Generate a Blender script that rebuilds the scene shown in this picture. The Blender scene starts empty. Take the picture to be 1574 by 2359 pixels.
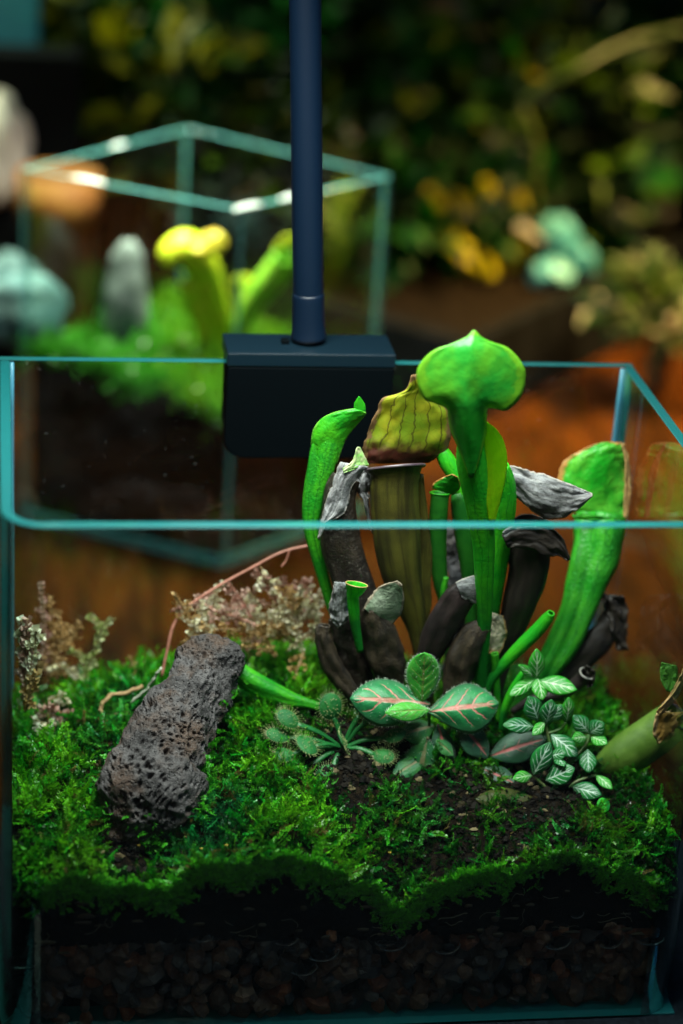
import bpy, math, random
import numpy as np
from mathutils import Vector, Matrix, noise

random.seed(7)
rng = np.random.default_rng(7)
S = 0.01                                   # the scene is laid out in centimetres

# ---------------------------------------------------------------- camera
CAM = np.array([-0.049, -50.954, 39.739])
FPX, YAW, PITCH, ROLL = 5016.2, 0.171521, 0.418115, 0.0703
_f = np.array([math.sin(YAW) * math.cos(PITCH), math.cos(YAW) * math.cos(PITCH), -math.sin(PITCH)])
_r0 = np.array([math.cos(YAW), -math.sin(YAW), 0.0])
_u0 = np.cross(_r0, _f)
RGT = math.cos(ROLL) * _r0 + math.sin(ROLL) * _u0
UPV = -math.sin(ROLL) * _r0 + math.cos(ROLL) * _u0
FWD = _f

scene = bpy.context.scene
cam_data = bpy.data.cameras.new('camera')
cam = bpy.data.objects.new('camera', cam_data)
scene.collection.objects.link(cam)
cam.matrix_world = Matrix(((RGT[0], UPV[0], -FWD[0], CAM[0] * S), (RGT[1], UPV[1], -FWD[1], CAM[1] * S),
                           (RGT[2], UPV[2], -FWD[2], CAM[2] * S), (0, 0, 0, 1)))
cam_data.sensor_fit = 'HORIZONTAL'
cam_data.sensor_width = 24.0
cam_data.lens = 24.0 * FPX / 1574.0
cam_data.clip_start = 0.02
cam_data.clip_end = 20.0
cam_data.dof.use_dof = True
cam_data.dof.focus_distance = 0.636
cam_data.dof.aperture_fstop = 5.0
scene.camera = cam

# ---------------------------------------------------------------- world, lamps, exposure
world = bpy.data.worlds.new('World')
scene.world = world
world.use_nodes = True
world.node_tree.nodes['Background'].inputs['Color'].default_value = (0.55, 0.75, 1.0, 1)
world.node_tree.nodes['Background'].inputs['Strength'].default_value = 0.004


def area_lamp(name, loc, target, sx, sy, watts, col, spread=180):
    d = bpy.data.lights.new(name, 'AREA')
    d.shape = 'RECTANGLE'
    d.size, d.size_y, d.energy, d.color = sx * S, sy * S, watts, col
    d.spread = math.radians(spread)
    o = bpy.data.objects.new(name, d)
    scene.collection.objects.link(o)
    o.location = Vector(loc) * S
    o.rotation_euler = (Vector(target) - Vector(loc)).to_track_quat('-Z', 'Y').to_euler()
    return o


area_lamp('tank_lamp', (8.4, 2.2, 33), (10.0, 4.6, 6), 16, 10, 1.0, (0.93, 1.0, 0.93), 115)
area_lamp('rear_tank_lamp', (8.0, 37.5, 30), (8.5, 37, 6), 8, 4, 1.25, (1.0, 0.98, 0.74), 95)
area_lamp('cool_stem_light', (75, -20, 62), (9, 12, 20), 26, 60, 0.8, (0.06, 0.42, 1.0))  # added cool light that gives the lamp stem its blue stripe
area_lamp('front_fill', (-10, -95, 85), (10, 0, 6), 60, 60, 0.7, (1.0, 0.86, 0.70))  # added dim fill behind the camera, lifts the gravel and front faces
area_lamp('warm_room_lamp', (52, 50, 46), (35, 47, 0), 12, 12, 3.6, (1.0, 0.60, 0.20), 60)
area_lamp('left_fill', (-24, 56, 46), (4, 62, 6), 14, 14, 1.25, (0.86, 1.0, 0.66), 110)  # added fill that brightens the shrubs and stones at the back left

scene.view_settings.view_transform = 'Standard'
scene.view_settings.look = 'None'
scene.view_settings.exposure = 0.0
scene.view_settings.gamma = 1.0
scene.view_settings.use_curve_mapping = False
cy = scene.cycles
cy.max_bounces = 8
cy.diffuse_bounces = 2
cy.glossy_bounces = 3
cy.transmission_bounces = 6
cy.transparent_max_bounces = 24
cy.caustics_reflective = False
cy.caustics_refractive = False
cy.sample_clamp_indirect = 4.0
cy.use_denoising = True
cy.use_adaptive_sampling = True
cy.adaptive_threshold = 0.03


# ---------------------------------------------------------------- helpers
def at(px, py, Y):
    """point of the place (cm) that stands at depth Y on the sight line of a photo pixel"""
    d = FWD + RGT * (px - 787.0) / FPX - UPV * (py - 1179.5) / FPX
    return CAM + d * ((Y - CAM[1]) / d[1])


def at_z(px, py, Z):
    d = FWD + RGT * (px - 787.0) / FPX - UPV * (py - 1179.5) / FPX
    return CAM + d * ((Z - CAM[2]) / d[2])


def px2cm(w, P):
    return w * float((P - CAM) @ FWD) / FPX


def crom(rows, n):
    R = np.array(rows, float)
    k = len(R)
    if k == 2:
        t = np.linspace(0, 1, n)[:, None]
        return R[0] * (1 - t) + R[1] * t
    R = np.vstack([2 * R[0] - R[1], R, 2 * R[-1] - R[-2]])
    out = []
    for t in np.linspace(0, k - 1, n):
        i = min(int(t), k - 2)
        f = t - i
        p0, p1, p2, p3 = R[i], R[i + 1], R[i + 2], R[i + 3]
        out.append(0.5 * (2 * p1 + (p2 - p0) * f + (2 * p0 - 5 * p1 + 4 * p2 - p3) * f * f + (3 * p1 - p0 - 3 * p2 + p3) * f ** 3))
    return np.array(out)


def unit(v):
    v = np.array(v, float)
    return v / (np.linalg.norm(v) + 1e-12)


def nz(p, s, seed=0):
    return noise.noise(Vector((p[0] * s + seed * 7.3, p[1] * s - seed * 3.1, p[2] * s + seed * 1.7)))


ORIG = {}


def link(o):
    scene.collection.objects.link(o)


def thing(name, loc, label, cat, group=None):
    o = bpy.data.objects.new(name, None)
    o.empty_display_size = 0.01
    link(o)
    o.location = Vector(loc) * S
    ORIG[o.name] = np.array(loc, float)
    tag(o, label, cat, group)
    return o


def tag(o, label=None, cat=None, group=None, kind=None):
    if label: o['label'] = label
    if cat: o['category'] = cat
    if group: o['group'] = group
    if kind: o['kind'] = kind
    return o


def mk_mesh(name, V, F, mats, uv=None, smooth=True, mi=None, col=None):
    me = bpy.data.meshes.new(name)
    V = np.asarray(V, np.float32)
    if isinstance(F, np.ndarray):
        nf, k = F.shape
        me.vertices.add(len(V))
        me.vertices.foreach_set('co', V.ravel())
        me.loops.add(nf * k)
        me.loops.foreach_set('vertex_index', F.astype(np.int32).ravel())
        me.polygons.add(nf)
        me.polygons.foreach_set('loop_start', np.arange(0, nf * k, k, dtype=np.int32))
        me.polygons.foreach_set('loop_total', np.full(nf, k, dtype=np.int32))
        me.update(calc_edges=True)
    else:
        me.from_pydata(V.tolist(), [], F)
        me.update()
    for m in (mats if isinstance(mats, (list, tuple)) else [mats]):
        me.materials.append(m)
    n = len(me.polygons)
    me.polygons.foreach_set('use_smooth', np.full(n, smooth, dtype=bool))
    if mi is not None:
        me.polygons.foreach_set('material_index', np.asarray(mi, np.int32))
    if uv is not None:
        li = np.empty(len(me.loops), np.int32)
        me.loops.foreach_get('vertex_index', li)
        lay = me.uv_layers.new(name='UVMap')
        lay.data.foreach_set('uv', np.asarray(uv, np.float32)[li].ravel())
    if col is not None:
        a = me.color_attributes.new('tint', 'FLOAT_COLOR', 'POINT')
        c = np.ones((len(V), 4), np.float32)
        c[:, :3] = col
        a.data.foreach_set('color', c.ravel())
    me.update()
    return me


def mk(name, V, F, mats, parent=None, origin=None, **kw):
    """one mesh object from world coordinates in cm"""
    V = np.asarray(V, float)
    if parent is not None:
        o0 = ORIG[parent.name]
    else:
        o0 = np.array(origin if origin is not None else [V[:, 0].mean(), V[:, 1].mean(), V[:, 2].min()], float)
    me = mk_mesh(name, (V - o0) * S, F, mats, **kw)
    o = bpy.data.objects.new(name, me)
    link(o)
    ORIG[o.name] = o0
    if parent is not None:
        o.parent = parent
    else:
        o.location = Vector(o0) * S
    return o


def grid_faces(n, m, wrap=False):
    i = np.arange(n - 1)[:, None]
    j = np.arange(m if wrap else m - 1)[None, :]
    j2 = (j + 1) % m
    a = i * m + j
    b = i * m + j2
    c = (i + 1) * m + j2
    d = (i + 1) * m + j
    return np.stack([a, b, c, d], -1).reshape(-1, 4)


class Acc:
    """collects pieces of one mesh"""
    def __init__(self): self.V, self.F, self.U, self.n = [], [], [], 0

    def add(self, V, F, U=None):
        V = np.asarray(V, float)
        self.V.append(V)
        self.F += [[int(x) + self.n for x in f] for f in F]
        self.U.append(np.zeros((len(V), 2)) if U is None else np.asarray(U, float))
        self.n += len(V)

    def mk(self, name, mat, parent=None, **kw):
        return mk(name, np.vstack(self.V), self.F, mat, parent, uv=np.vstack(self.U), **kw)


def wire(P, r, m=8, taper=None):
    """round tube through 3-D points (cm)"""
    P = np.asarray(P, float)
    n = len(P)
    T = np.gradient(P, axis=0)
    V = []
    ref = np.array([0.13, 0.9, 0.41])
    for i in range(n):
        t = unit(T[i])
        a = unit(np.cross(t, ref))
        b = np.cross(a, t)
        rr = r if np.isscalar(r) else r[i]
        for j in range(m):
            th = 2 * math.pi * j / m
            V.append(P[i] + rr * (math.cos(th) * a + math.sin(th) * b))
    F = grid_faces(n, m, True).tolist()
    F.append(list(range(m))[::-1])
    F.append([(n - 1) * m + j for j in range(m)])
    return V, F


def box(x0, x1, y0, y1, z0, z1):
    V = [(x, y, z) for x in (x0, x1) for y in (y0, y1) for z in (z0, z1)]
    return V, [[0, 1, 3, 2], [4, 6, 7, 5], [0, 4, 5, 1], [2, 3, 7, 6], [0, 2, 6, 4], [1, 5, 7, 3]]


def bevel(o, w, seg=2):
    b = o.modifiers.new('bevel', 'BEVEL')
    b.width, b.segments, b.limit_method = w * S, seg, 'ANGLE'
    return o


def solid(o, t):
    s = o.modifiers.new('solidify', 'SOLIDIFY')
    s.thickness, s.offset = t * S, 0.0
    return o


# ---------------------------------------------------------------- materials
class NT:
    def __init__(self, name):
        self.m = bpy.data.materials.new(name)
        self.m.use_nodes = True
        self.t = self.m.node_tree
        self.t.nodes.clear()
        self.out = self.t.nodes.new('ShaderNodeOutputMaterial')

    def n(self, typ, ins=None, **props):
        nd = self.t.nodes.new('ShaderNode' + typ)
        for k, v in props.items():
            setattr(nd, k, v)
        for k, v in (ins or {}).items():
            self.put(nd.inputs[k], v)
        return nd

    def put(self, sock, v):
        if isinstance(v, bpy.types.NodeSocket):
            self.t.links.new(v, sock)
        elif isinstance(v, (tuple, list)) and len(v) == 3 and sock.type == 'RGBA':
            sock.default_value = (*v, 1)
        else:
            sock.default_value = v

    def math(self, op, a, b=None, c=None, clamp=False):
        nd = self.n('Math', operation=op, use_clamp=clamp)
        for i, v in enumerate((a, b, c)):
            if v is not None:
                self.put(nd.inputs[i], v)
        return nd.outputs[0]

    def mix(self, f, a, b):
        nd = self.n('Mix', data_type='RGBA')
        self.put(nd.inputs[0], f)
        self.put(nd.inputs[6], a)
        self.put(nd.inputs[7], b)
        return nd.outputs[2]

    def noise(self, vec, scale, detail=4, rough=0.55, dist=0.0):
        return self.n('TexNoise', {'Vector': vec, 'Scale': scale, 'Detail': detail, 'Roughness': rough, 'Distortion': dist}).outputs[0]

    def step(self, x, lo, hi):
        return self.n('MapRange', {0: x, 1: lo, 2: hi, 3: 0.0, 4: 1.0}, interpolation_type='SMOOTHSTEP').outputs[0]

    def pos(self):
        # object coordinates in cm
        tc = self.n('TexCoord').outputs['Object']
        return self.n('VectorMath', {0: tc, 1: (100, 100, 100)}, operation='MULTIPLY').outputs[0]

    def uv(self):
        s = self.n('SeparateXYZ', {0: self.n('TexCoord').outputs['UV']})
        return s.outputs[0], s.outputs[1]

    def bump(self, h, strength, dist):
        return self.n('Bump', {'Strength': strength, 'Distance': dist * S, 'Height': h}).outputs[0]

    def done(self, sh):
        self.t.links.new(sh, self.out.inputs['Surface'])
        return self.m


def plain(name, c, rough=0.5, c2=None, scale=3.0, bump=0.0, bscale=20, metal=0.0, spec=0.5, coat=0.0):
    t = NT(name)
    p = t.pos()
    col = t.mix(t.step(t.noise(p, scale), 0.35, 0.65), c, c2) if c2 else c
    ins = {'Base Color': col, 'Roughness': rough, 'Metallic': metal, 'Specular IOR Level': spec, 'Coat Weight': coat}
    if bump:
        ins['Normal'] = t.bump(t.noise(p, bscale), 0.8, bump)
    return t.done(t.n('BsdfPrincipled', ins).outputs[0])


def leafy(name, c, c2, rough=0.42, transl=0.25, margin=None, mw=0.12, base=None, bext=0.25, veins=None, vfreq=7,
          bump=0.02, bscale=14, scale=1.3, speck=None, spec=0.45, tip=None, text=0.1, streak=None):
    """plant surface; u runs across, v runs from the base to the tip"""
    t = NT(name)
    p = t.pos()
    u, v = t.uv()
    col = t.mix(t.step(t.noise(p, scale), 0.33, 0.67), c, c2)
    fine = t.noise(p, bscale)
    if streak:
        comb = t.n('CombineXYZ', {0: t.math('MULTIPLY', u, 9.0), 1: t.math('MULTIPLY', v, 0.9), 2: 0.3}).outputs[0]
        col = t.mix(t.math('MULTIPLY', t.step(t.noise(comb, 2.2, 3), 0.42, 0.66), 0.8), col, streak)
    if base:
        wob = t.math('MULTIPLY_ADD', t.noise(p, 2.5), 0.22, t.math('SUBTRACT', v, 0.11))
        col = t.mix(t.math('SUBTRACT', 1.0, t.step(wob, bext * 0.6, bext * 1.15)), col, base)
    if tip:
        wob = t.math('MULTIPLY_ADD', t.noise(p, 3.0), 0.12, t.math('SUBTRACT', v, 0.06))
        col = t.mix(t.step(wob, 1 - text * 1.4, 1 - text * 0.7), col, tip)
    if veins:
        c0 = t.math('ABSOLUTE', t.math('SUBTRACT', u, 0.5))
        wx = t.math('MULTIPLY_ADD', t.noise(p, 1.6, 3), 0.22, u)
        w = t.math('PINGPONG', t.math('MULTIPLY', wx, float(vfreq)), 0.5)
        net = t.n('TexVoronoi', {'Vector': p, 'Scale': 2.6}, feature='DISTANCE_TO_EDGE').outputs['Distance']
        vf = t.math('MAXIMUM', t.math('SUBTRACT', 1.0, t.step(w, 0.02, 0.085)), t.math('MULTIPLY', t.math('SUBTRACT', 1.0, t.step(net, 0.0, 0.05)), 0.22))
        col = t.mix(t.math('MULTIPLY', vf, 0.75), col, veins)
    if margin:
        d = t.math('MINIMUM', t.math('MINIMUM', u, t.math('SUBTRACT', 1.0, u)), t.math('MULTIPLY', t.math('SUBTRACT', 1.0, v), 1.0))
        wob = t.math('MULTIPLY_ADD', t.noise(p, 3.2), -0.16, t.math('ADD', d, 0.08))
        col = t.mix(t.math('SUBTRACT', 1.0, t.step(wob, mw * 0.45, mw)), col, margin)
    if speck:
        col = t.mix(t.step(t.noise(p, 9, 5, 0.7), 0.52, 0.66), col, speck)
    nrm = t.bump(fine, 0.7, bump)
    b = t.n('BsdfPrincipled', {'Base Color': col, 'Roughness': rough, 'Specular IOR Level': spec, 'Normal': nrm})
    if transl:
        tr = t.n('BsdfTranslucent', {'Color': col, 'Normal': nrm})
        return t.done(t.n('MixShader', {0: transl, 1: b.outputs[0], 2: tr.outputs[0]}).outputs[0])
    return t.done(b.outputs[0])


def veined(name, c, c2, vein, k=5.0, slope=0.55, vw=0.10, mid=0.06, rough=0.45, edge=None, hairy=0.0, reach=0.9):
    """net-veined leaf; u runs along the leaf, v across it"""
    t = NT(name)
    p = t.pos()
    u, v = t.uv()
    s = t.math('ABSOLUTE', t.math('MULTIPLY_ADD', v, 2.0, -1.0))
    n1 = t.noise(p, 4.0, 3)
    x = t.math('MULTIPLY', t.math('SUBTRACT', t.math('MULTIPLY_ADD', n1, 0.10, u), t.math('MULTIPLY', s, slope * 0.5)), k)
    d = t.math('PINGPONG', x, 0.5)
    wid = t.math('MULTIPLY_ADD', s, -vw * 0.6, vw)
    sv = t.math('SUBTRACT', 1.0, t.step(t.math('DIVIDE', d, wid), 0.6, 1.15))
    sv = t.math('MULTIPLY', sv, t.math('SUBTRACT', 1.0, t.step(s, reach - 0.2, reach)))
    mv = t.math('SUBTRACT', 1.0, t.step(t.math('ADD', s, t.math('MULTIPLY', u, mid * 0.4)), mid * 0.6, mid * 1.4))
    vf = t.math('MULTIPLY', t.math('MAXIMUM', sv, mv), t.math('SUBTRACT', 1.0, t.step(u, 0.86, 0.98)))
    vf = t.math('MULTIPLY', vf, t.math('MULTIPLY_ADD', t.step(t.noise(p, 5.0, 2), 0.3, 0.7), 0.45, 0.55))
    col = t.mix(t.step(t.noise(p, 3.0), 0.35, 0.65), c, c2)
    if edge:
        col = t.mix(t.step(s, 0.55, 1.0), col, edge)
    col = t.mix(vf, col, vein)
    h = t.math('MULTIPLY_ADD', vf, -0.7, t.math('MULTIPLY', t.noise(p, 22), 0.5 + hairy))
    nrm = t.bump(h, 0.8, 0.03)
    b = t.n('BsdfPrincipled', {'Base Color': col, 'Roughness': rough, 'Normal': nrm, 'Sheen Weight': hairy * 0.5, 'Specular IOR Level': 0.5})
    tr = t.n('BsdfTranslucent', {'Color': col})
    return t.done(t.n('MixShader', {0: 0.18, 1: b.outputs[0], 2: tr.outputs[0]}).outputs[0])


def pane_glass(name, tint, gl=0.95, k=1.0):
    """thin-sheet glass: clear face on, greener and more mirror-like towards grazing angles, as a real sheet is"""
    t = NT(name)
    g = t.n('NewGeometry')
    dt = t.math('ABSOLUTE', t.n('VectorMath', {0: g.outputs['Normal'], 1: g.outputs['Incoming']}, operation='DOT_PRODUCT').outputs['Value'])
    fr = t.math('MULTIPLY_ADD', t.math('POWER', t.math('SUBTRACT', 1.0, dt), 5.0), 0.9, 0.035)
    path = t.math('DIVIDE', k, t.math('MAXIMUM', dt, 0.06))
    ch = [t.math('POWER', float(c), path) for c in tint]
    a = t.n('BsdfTransparent', {'Color': t.n('CombineColor', {0: ch[0], 1: ch[1], 2: ch[2]}).outputs[0]})
    b = t.n('BsdfGlossy', {'Color': (gl, gl, gl), 'Roughness': 0.0})
    cl = t.n('MixShader', {0: fr, 1: a.outputs[0], 2: b.outputs[0]})
    p = t.pos()
    film = t.math('MULTIPLY', t.step(t.noise(p, 0.55, 2, 0.6), 0.42, 0.75), 0.004)
    spots = t.math('MULTIPLY', t.step(t.noise(p, 9.0, 0), 0.82, 0.88), 0.07)
    dust = t.n('BsdfDiffuse', {'Color': (0.5, 0.55, 0.53)})
    return t.done(t.n('MixShader', {0: t.math('ADD', film, spots), 1: cl.outputs[0], 2: dust.outputs[0]}).outputs[0])


def glass(name, c, ior=1.5, rough=0.0):
    t = NT(name)
    return t.done(t.n('BsdfGlass', {'Color': c, 'IOR': ior, 'Roughness': rough}).outputs[0])


def edge_glass(name, c):
    t = NT(name)
    p = t.pos()
    d = t.n('BsdfPrincipled', {'Base Color': c, 'Roughness': t.math('MULTIPLY_ADD', t.noise(p, 1.2), 0.25, 0.3), 'Specular IOR Level': 0.4})
    g = t.n('BsdfGlass', {'Color': (0.55, 0.95, 0.92), 'IOR': 1.5, 'Roughness': 0.12})
    return t.done(t.n('MixShader', {0: 0.35, 1: d.outputs[0], 2: g.outputs[0]}).outputs[0])


MAT = {}
MAT['pane'] = pane_glass('clear tank glass', (0.972, 0.99, 0.987))
MAT['bent'] = pane_glass('bent corner glass', (0.90, 0.97, 0.962), 0.95, 1.3)
MAT['edge'] = edge_glass('ground teal glass edge', (0.009, 0.15, 0.155))
MAT['edge_pale'] = edge_glass('pale blue glass edge', (0.07, 0.30, 0.42))
MAT['seam'] = plain('silicone seam', (0.35, 0.55, 0.58), 0.35)


def wood_mat():
    t = NT('orange brown wood')
    p = t.n('VectorMath', {0: t.pos(), 1: (0.35, 0.06, 0.3)}, operation='MULTIPLY').outputs[0]
    g = t.noise(p, 2.2, 8, 0.65, 1.2)
    col = t.mix(t.step(g, 0.3, 0.7), (0.006, 0.0019, 0.0004), (0.040, 0.0122, 0.0011))
    return t.done(t.n('BsdfPrincipled', {'Base Color': col, 'Roughness': 0.75, 'Specular IOR Level': 0.02, 'Normal': t.bump(g, 0.4, 0.02)}).outputs[0])


MAT['wood'] = wood_mat()

# ================================================================ THE SETTING
V, F = box(-110, 150, -62, 175, -3, 0)
tag(mk('tabletop', V, F, MAT['wood'], origin=(20, 50, 0), smooth=False), kind='structure')

# ================================================================ THE TANK
TW, TD, TH, TT = 20.0, 12.5, 16.35, 0.32


def front_wrap():
    """front pane bent round into both side panes, one sheet of glass with rounded front corners"""
    R = 1.15
    outer, inner, kind = [], [], []
    def arc(cx, cy_, a0, a1, n):
        for i in range(n + 1):
            a = math.radians(a0 + (a1 - a0) * i / n)
            outer.append((cx + R * math.cos(a), cy_ + R * math.sin(a)))
            inner.append((cx + (R - TT) * math.cos(a), cy_ + (R - TT) * math.sin(a)))
            kind.append(1)
    yb = TD - TT - 0.03
    outer.append((0, yb)); inner.append((TT, yb)); kind.append(0)
    arc(R, R, 180, 270, 14)
    kind[-1] = 0
    arc(TW - R, R, 270, 360, 14)
    kind[-1] = 0
    outer.append((TW, yb)); inner.append((TW - TT, yb)); kind.append(0)
    n = len(outer)
    c = 0.035
    prof = []
    z0, z1 = TT + 0.02, TH
    V = []
    for i in range(n):
        o, q = np.array(outer[i]), np.array(inner[i])
        d = unit(q - o)
        for (pt, z) in ((o, z0), (o, z1 - c), (o + d * c, z1), (q - d * c, z1), (q, z1 - c), (q, z0)):
            V.append((pt[0], pt[1], z))
    F, mi = [], []
    for i in range(n - 1):
        a, b = i * 6, (i + 1) * 6
        for k in range(6):
            k2 = (k + 1) % 6
            F.append([a + k, b + k, b + k2, a + k2])
            if k in (0, 4):
                mi.append(1 if kind[i] == 1 else 0)
            else:
                mi.append(2)
    F.append(list(range(6))[::-1]); mi.append(2)
    F.append([(n - 1) * 6 + k for k in range(6)]); mi.append(2)
    return V, F, mi


tank = thing('glass_tank', (10, 6.25, 0), 'large open glass tank with teal rim in the foreground holding moss and pitcher plants', 'glass tank')
V, F, mi = front_wrap()
o = mk('bent_front_pane', V, F, [MAT['pane'], MAT['bent'], MAT['edge']], tank, mi=mi, smooth=True)
o.data.polygons.foreach_set('use_smooth', [m == 1 for m in mi])
o['label'] = 'front pane bent round the front corners into both sides'
V, F = box(0, TW, TD - TT, TD, TT + 0.02, TH)
o = mk('back_pane', V, F, [MAT['pane'], MAT['edge'], MAT['edge_pale']], tank, smooth=False, mi=[2, 2, 0, 0, 1, 1])
V, F = box(0.05, TW - 0.05, 0.06, TD, 0.0, TT)
bevel(mk('base_pane', V, F, MAT['edge'], tank, smooth=False), 0.03)
for xs, nm in ((TT + 0.02, 'corner_seam'), (TW - TT - 0.02, 'corner_seam')):
    s_ = 1 if xs < 10 else -1
    V, F = wire([(xs + s_ * 0.03, TD - TT - 0.06, z) for z in np.linspace(0.4, TH - 0.05, 12)], 0.075, 6)
    mk(nm, V, F, MAT['edge_pale'], tank)

# dark rubber mat under the tank, extended forward unseen to darken the glass reflections
m_ = mk('tank_mat', *box(-14, 34, -44, 9.5, -0.0, 0.25), plain('dark navy speckled rubber', (0.003, 0.006, 0.009), 0.8, (0.008, 0.014, 0.02), 6, 0.02, 20, spec=0.15), smooth=False)
bevel(m_, 0.08)
tag(m_, 'dark navy speckled mat lying under the foreground tank', 'mat')

# ---------------------------------------------------------------- terrain in the tank
CTRL = [(60, 2062, .45), (300, 2060, .45), (560, 1996, .45), (700, 2004, .45), (930, 2092, .45), (1100, 2030, .45), (1300, 1992, .45), (1520, 2045, .45),
        (60, 1968, 1.4), (560, 1925, 1.4), (720, 1935, 1.4), (930, 1962, 1.4), (1110, 1950, 1.4), (1300, 1922, 1.4), (1520, 1935, 1.4),
        (330, 1985, 1.6), (180, 1950, 1.5), (150, 1865, 3), (600, 1840, 3), (900, 1850, 3), (1200, 1850, 3), (1480, 1850, 3),
        (100, 1740, 6), (350, 1715, 6), (640, 1672, 6), (850, 1668, 6), (1050, 1680, 6), (1400, 1700, 6),
        (100, 1650, 9), (330, 1580, 9), (650, 1562, 9), (1050, 1590, 9), (1400, 1600, 9),
        (100, 1605, 12), (330, 1545, 12), (650, 1505, 12), (1050, 1540, 12), (1400, 1560, 12)]
CP = np.array([at(*c) for c in CTRL])


def _tps(r):
    return np.where(r > 1e-9, r * r * np.log(r + 1e-12), 0.0)


_n = len(CP)
_K = _tps(np.linalg.norm(CP[:, None, :2] - CP[None, :, :2], axis=2)) + np.eye(_n) * 0.4
_Pm = np.hstack([np.ones((_n, 1)), CP[:, :2]])
_A = np.vstack([np.hstack([_K, _Pm]), np.hstack([_Pm.T, np.zeros((3, 3))])])
_w = np.linalg.solve(_A, np.concatenate([CP[:, 2], np.zeros(3)]))


def hgt(x, y):
    x = np.atleast_1d(np.asarray(x, float)); y = np.atleast_1d(np.asarray(y, float))
    r = np.sqrt((x[:, None] - CP[None, :, 0]) ** 2 + (y[:, None] - CP[None, :, 1]) ** 2)
    z = _tps(r) @ _w[:_n] + _w[_n] + _w[_n + 1] * x + _w[_n + 2] * y
    bump_ = np.array([0.22 * noise.noise(Vector((a * 0.7, b * 0.7, 3.1))) + 0.12 * noise.noise(Vector((a * 1.9, b * 1.9, 8.7))) for a, b in zip(x, y)])
    edge_ = np.array([0.5 * noise.noise(Vector((a * 1.1, 0.3, 6.6))) + 0.35 * noise.noise(Vector((a * 3.1, 0.9, 2.2))) for a in x]) * np.exp(-np.maximum(y - 0.4, 0) / 0.7)
    return np.clip(z + bump_ + edge_, 3.9, 8.0)


def ground_y(px, py):
    """depth where a sight line meets the moss"""
    lo = 12.0
    for Y in np.arange(0.4, 12.0, 0.15):
        P = at(px, py, Y)
        if P[2] <= hgt(P[0], P[1])[0]:
            return Y
    return lo


# soil body
xs = np.linspace(0.36, 19.64, 90)
ys = np.linspace(0.42, 12.1, 56)
X, Y = np.meshgrid(xs, ys, indexing='ij')
Zt = hgt(X.ravel(), Y.ravel()).reshape(X.shape) - 0.12
V = list(np.stack([X, Y, Zt], -1).reshape(-1, 3))
F = grid_faces(len(xs), len(ys)).tolist()
nfz = 40
def skirt(idx, nrm, lump):
    base = len(V)
    m = len(idx)
    for k in range(1, nfz + 1):
        for q in idx:
            p = V[q]
            z = p[2] + (0.4 - p[2]) * k / nfz
            inn = 0.0
            if lump:
                inn = 0.10 + 0.13 * noise.noise(Vector((p[0] * 1.3, z * 1.3, 2))) + 0.07 * noise.noise(Vector((p[0] * 4, z * 4, 5)))
                inn = max(inn, 0.0) + (0.75 if z < 3.0 else 0.0)
            V.append((p[0] + nrm[0] * inn, p[1] + nrm[1] * inn, z))
    def vid(k, j): return idx[j] if k == 0 else base + (k - 1) * m + j
    for k in range(nfz):
        for j in range(m - 1):
            F.append([vid(k, j), vid(k, j + 1), vid(k + 1, j + 1), vid(k + 1, j)])
ny = len(ys)
skirt([i * ny for i in range(len(xs))], (0, 1), True)
skirt([i * ny + ny - 1 for i in range(len(xs))], (0, -1), False)
skirt(list(range(ny)), (1, 0), False)
skirt([(len(xs) - 1) * ny + j for j in range(ny)], (-1, 0), False)


def soil_mat():
    t = NT('wet black peat')
    p = t.pos()
    a = t.noise(p, 5, 8, 0.7)
    fib = t.noise(t.n('VectorMath', {0: p, 1: (1.0, 1.0, 4.0)}, operation='MULTIPLY').outputs[0], 3.0, 6, 0.7, 2.0)
    col = t.mix(t.step(a, 0.4, 0.7), (0.003, 0.0024, 0.0018), (0.016, 0.011, 0.006))
    col = t.mix(t.step(fib, 0.60, 0.72), col, (0.035, 0.026, 0.013))
    return t.done(t.n('BsdfPrincipled', {'Base Color': col, 'Specular IOR Level': 0.03, 'Roughness': t.math('MULTIPLY_ADD', a, 0.5, 0.45), 'Normal': t.bump(t.math('ADD', a, t.noise(p, 22, 5)), 1.0, 0.09)}).outputs[0])


MAT['soil'] = soil_mat()
tag(mk('soil', V, F, MAT['soil'], origin=(10, 6, 0.4)), 'wet black peat filling the foreground tank under the moss', None, None, 'structure')


# gravel drainage layer seen through the front glass
def stone_mesh(i):
    """broken angular pebble: a ball cut by random planes"""
    r = np.random.default_rng(300 + i)
    pn = r.normal(size=(9, 3)); pn /= np.linalg.norm(pn, axis=1)[:, None]
    pd = r.uniform(0.62, 1.0, 9)
    me_v = []
    n, m = 9, 12
    for a in range(n):
        th = math.pi * a / (n - 1)
        for b in range(m):
            ph = 2 * math.pi * b / m
            d = np.array([math.sin(th) * math.cos(ph), math.sin(th) * math.sin(ph), math.cos(th)])
            dt = pn @ d
            q = min([1.15] + [pd[k] / dt[k] for k in range(9) if dt[k] > 0.05])
            me_v.append(d * (q + 0.10 * nz(d, 2.2, i)) * np.array([1.0, 0.8, 0.8]))
    return np.array(me_v), grid_faces(n, m, True)


def stone_mat(name, c, c2):
    t = NT(name)
    p = t.pos()
    a = t.noise(p, 3.0, 6, 0.65)
    rnd = t.n('ObjectInfo').outputs['Random']
    col = t.mix(t.step(a, 0.35, 0.65), c, c2)
    col = t.n('HueSaturation', {'Color': col, 'Value': t.math('MULTIPLY_ADD', rnd, 1.1, 0.45)}).outputs[0]
    return t.done(t.n('BsdfPrincipled', {'Base Color': col, 'Roughness': 0.45, 'Normal': t.bump(t.noise(p, 16, 6), 0.9, 0.05)}).outputs[0])


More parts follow.
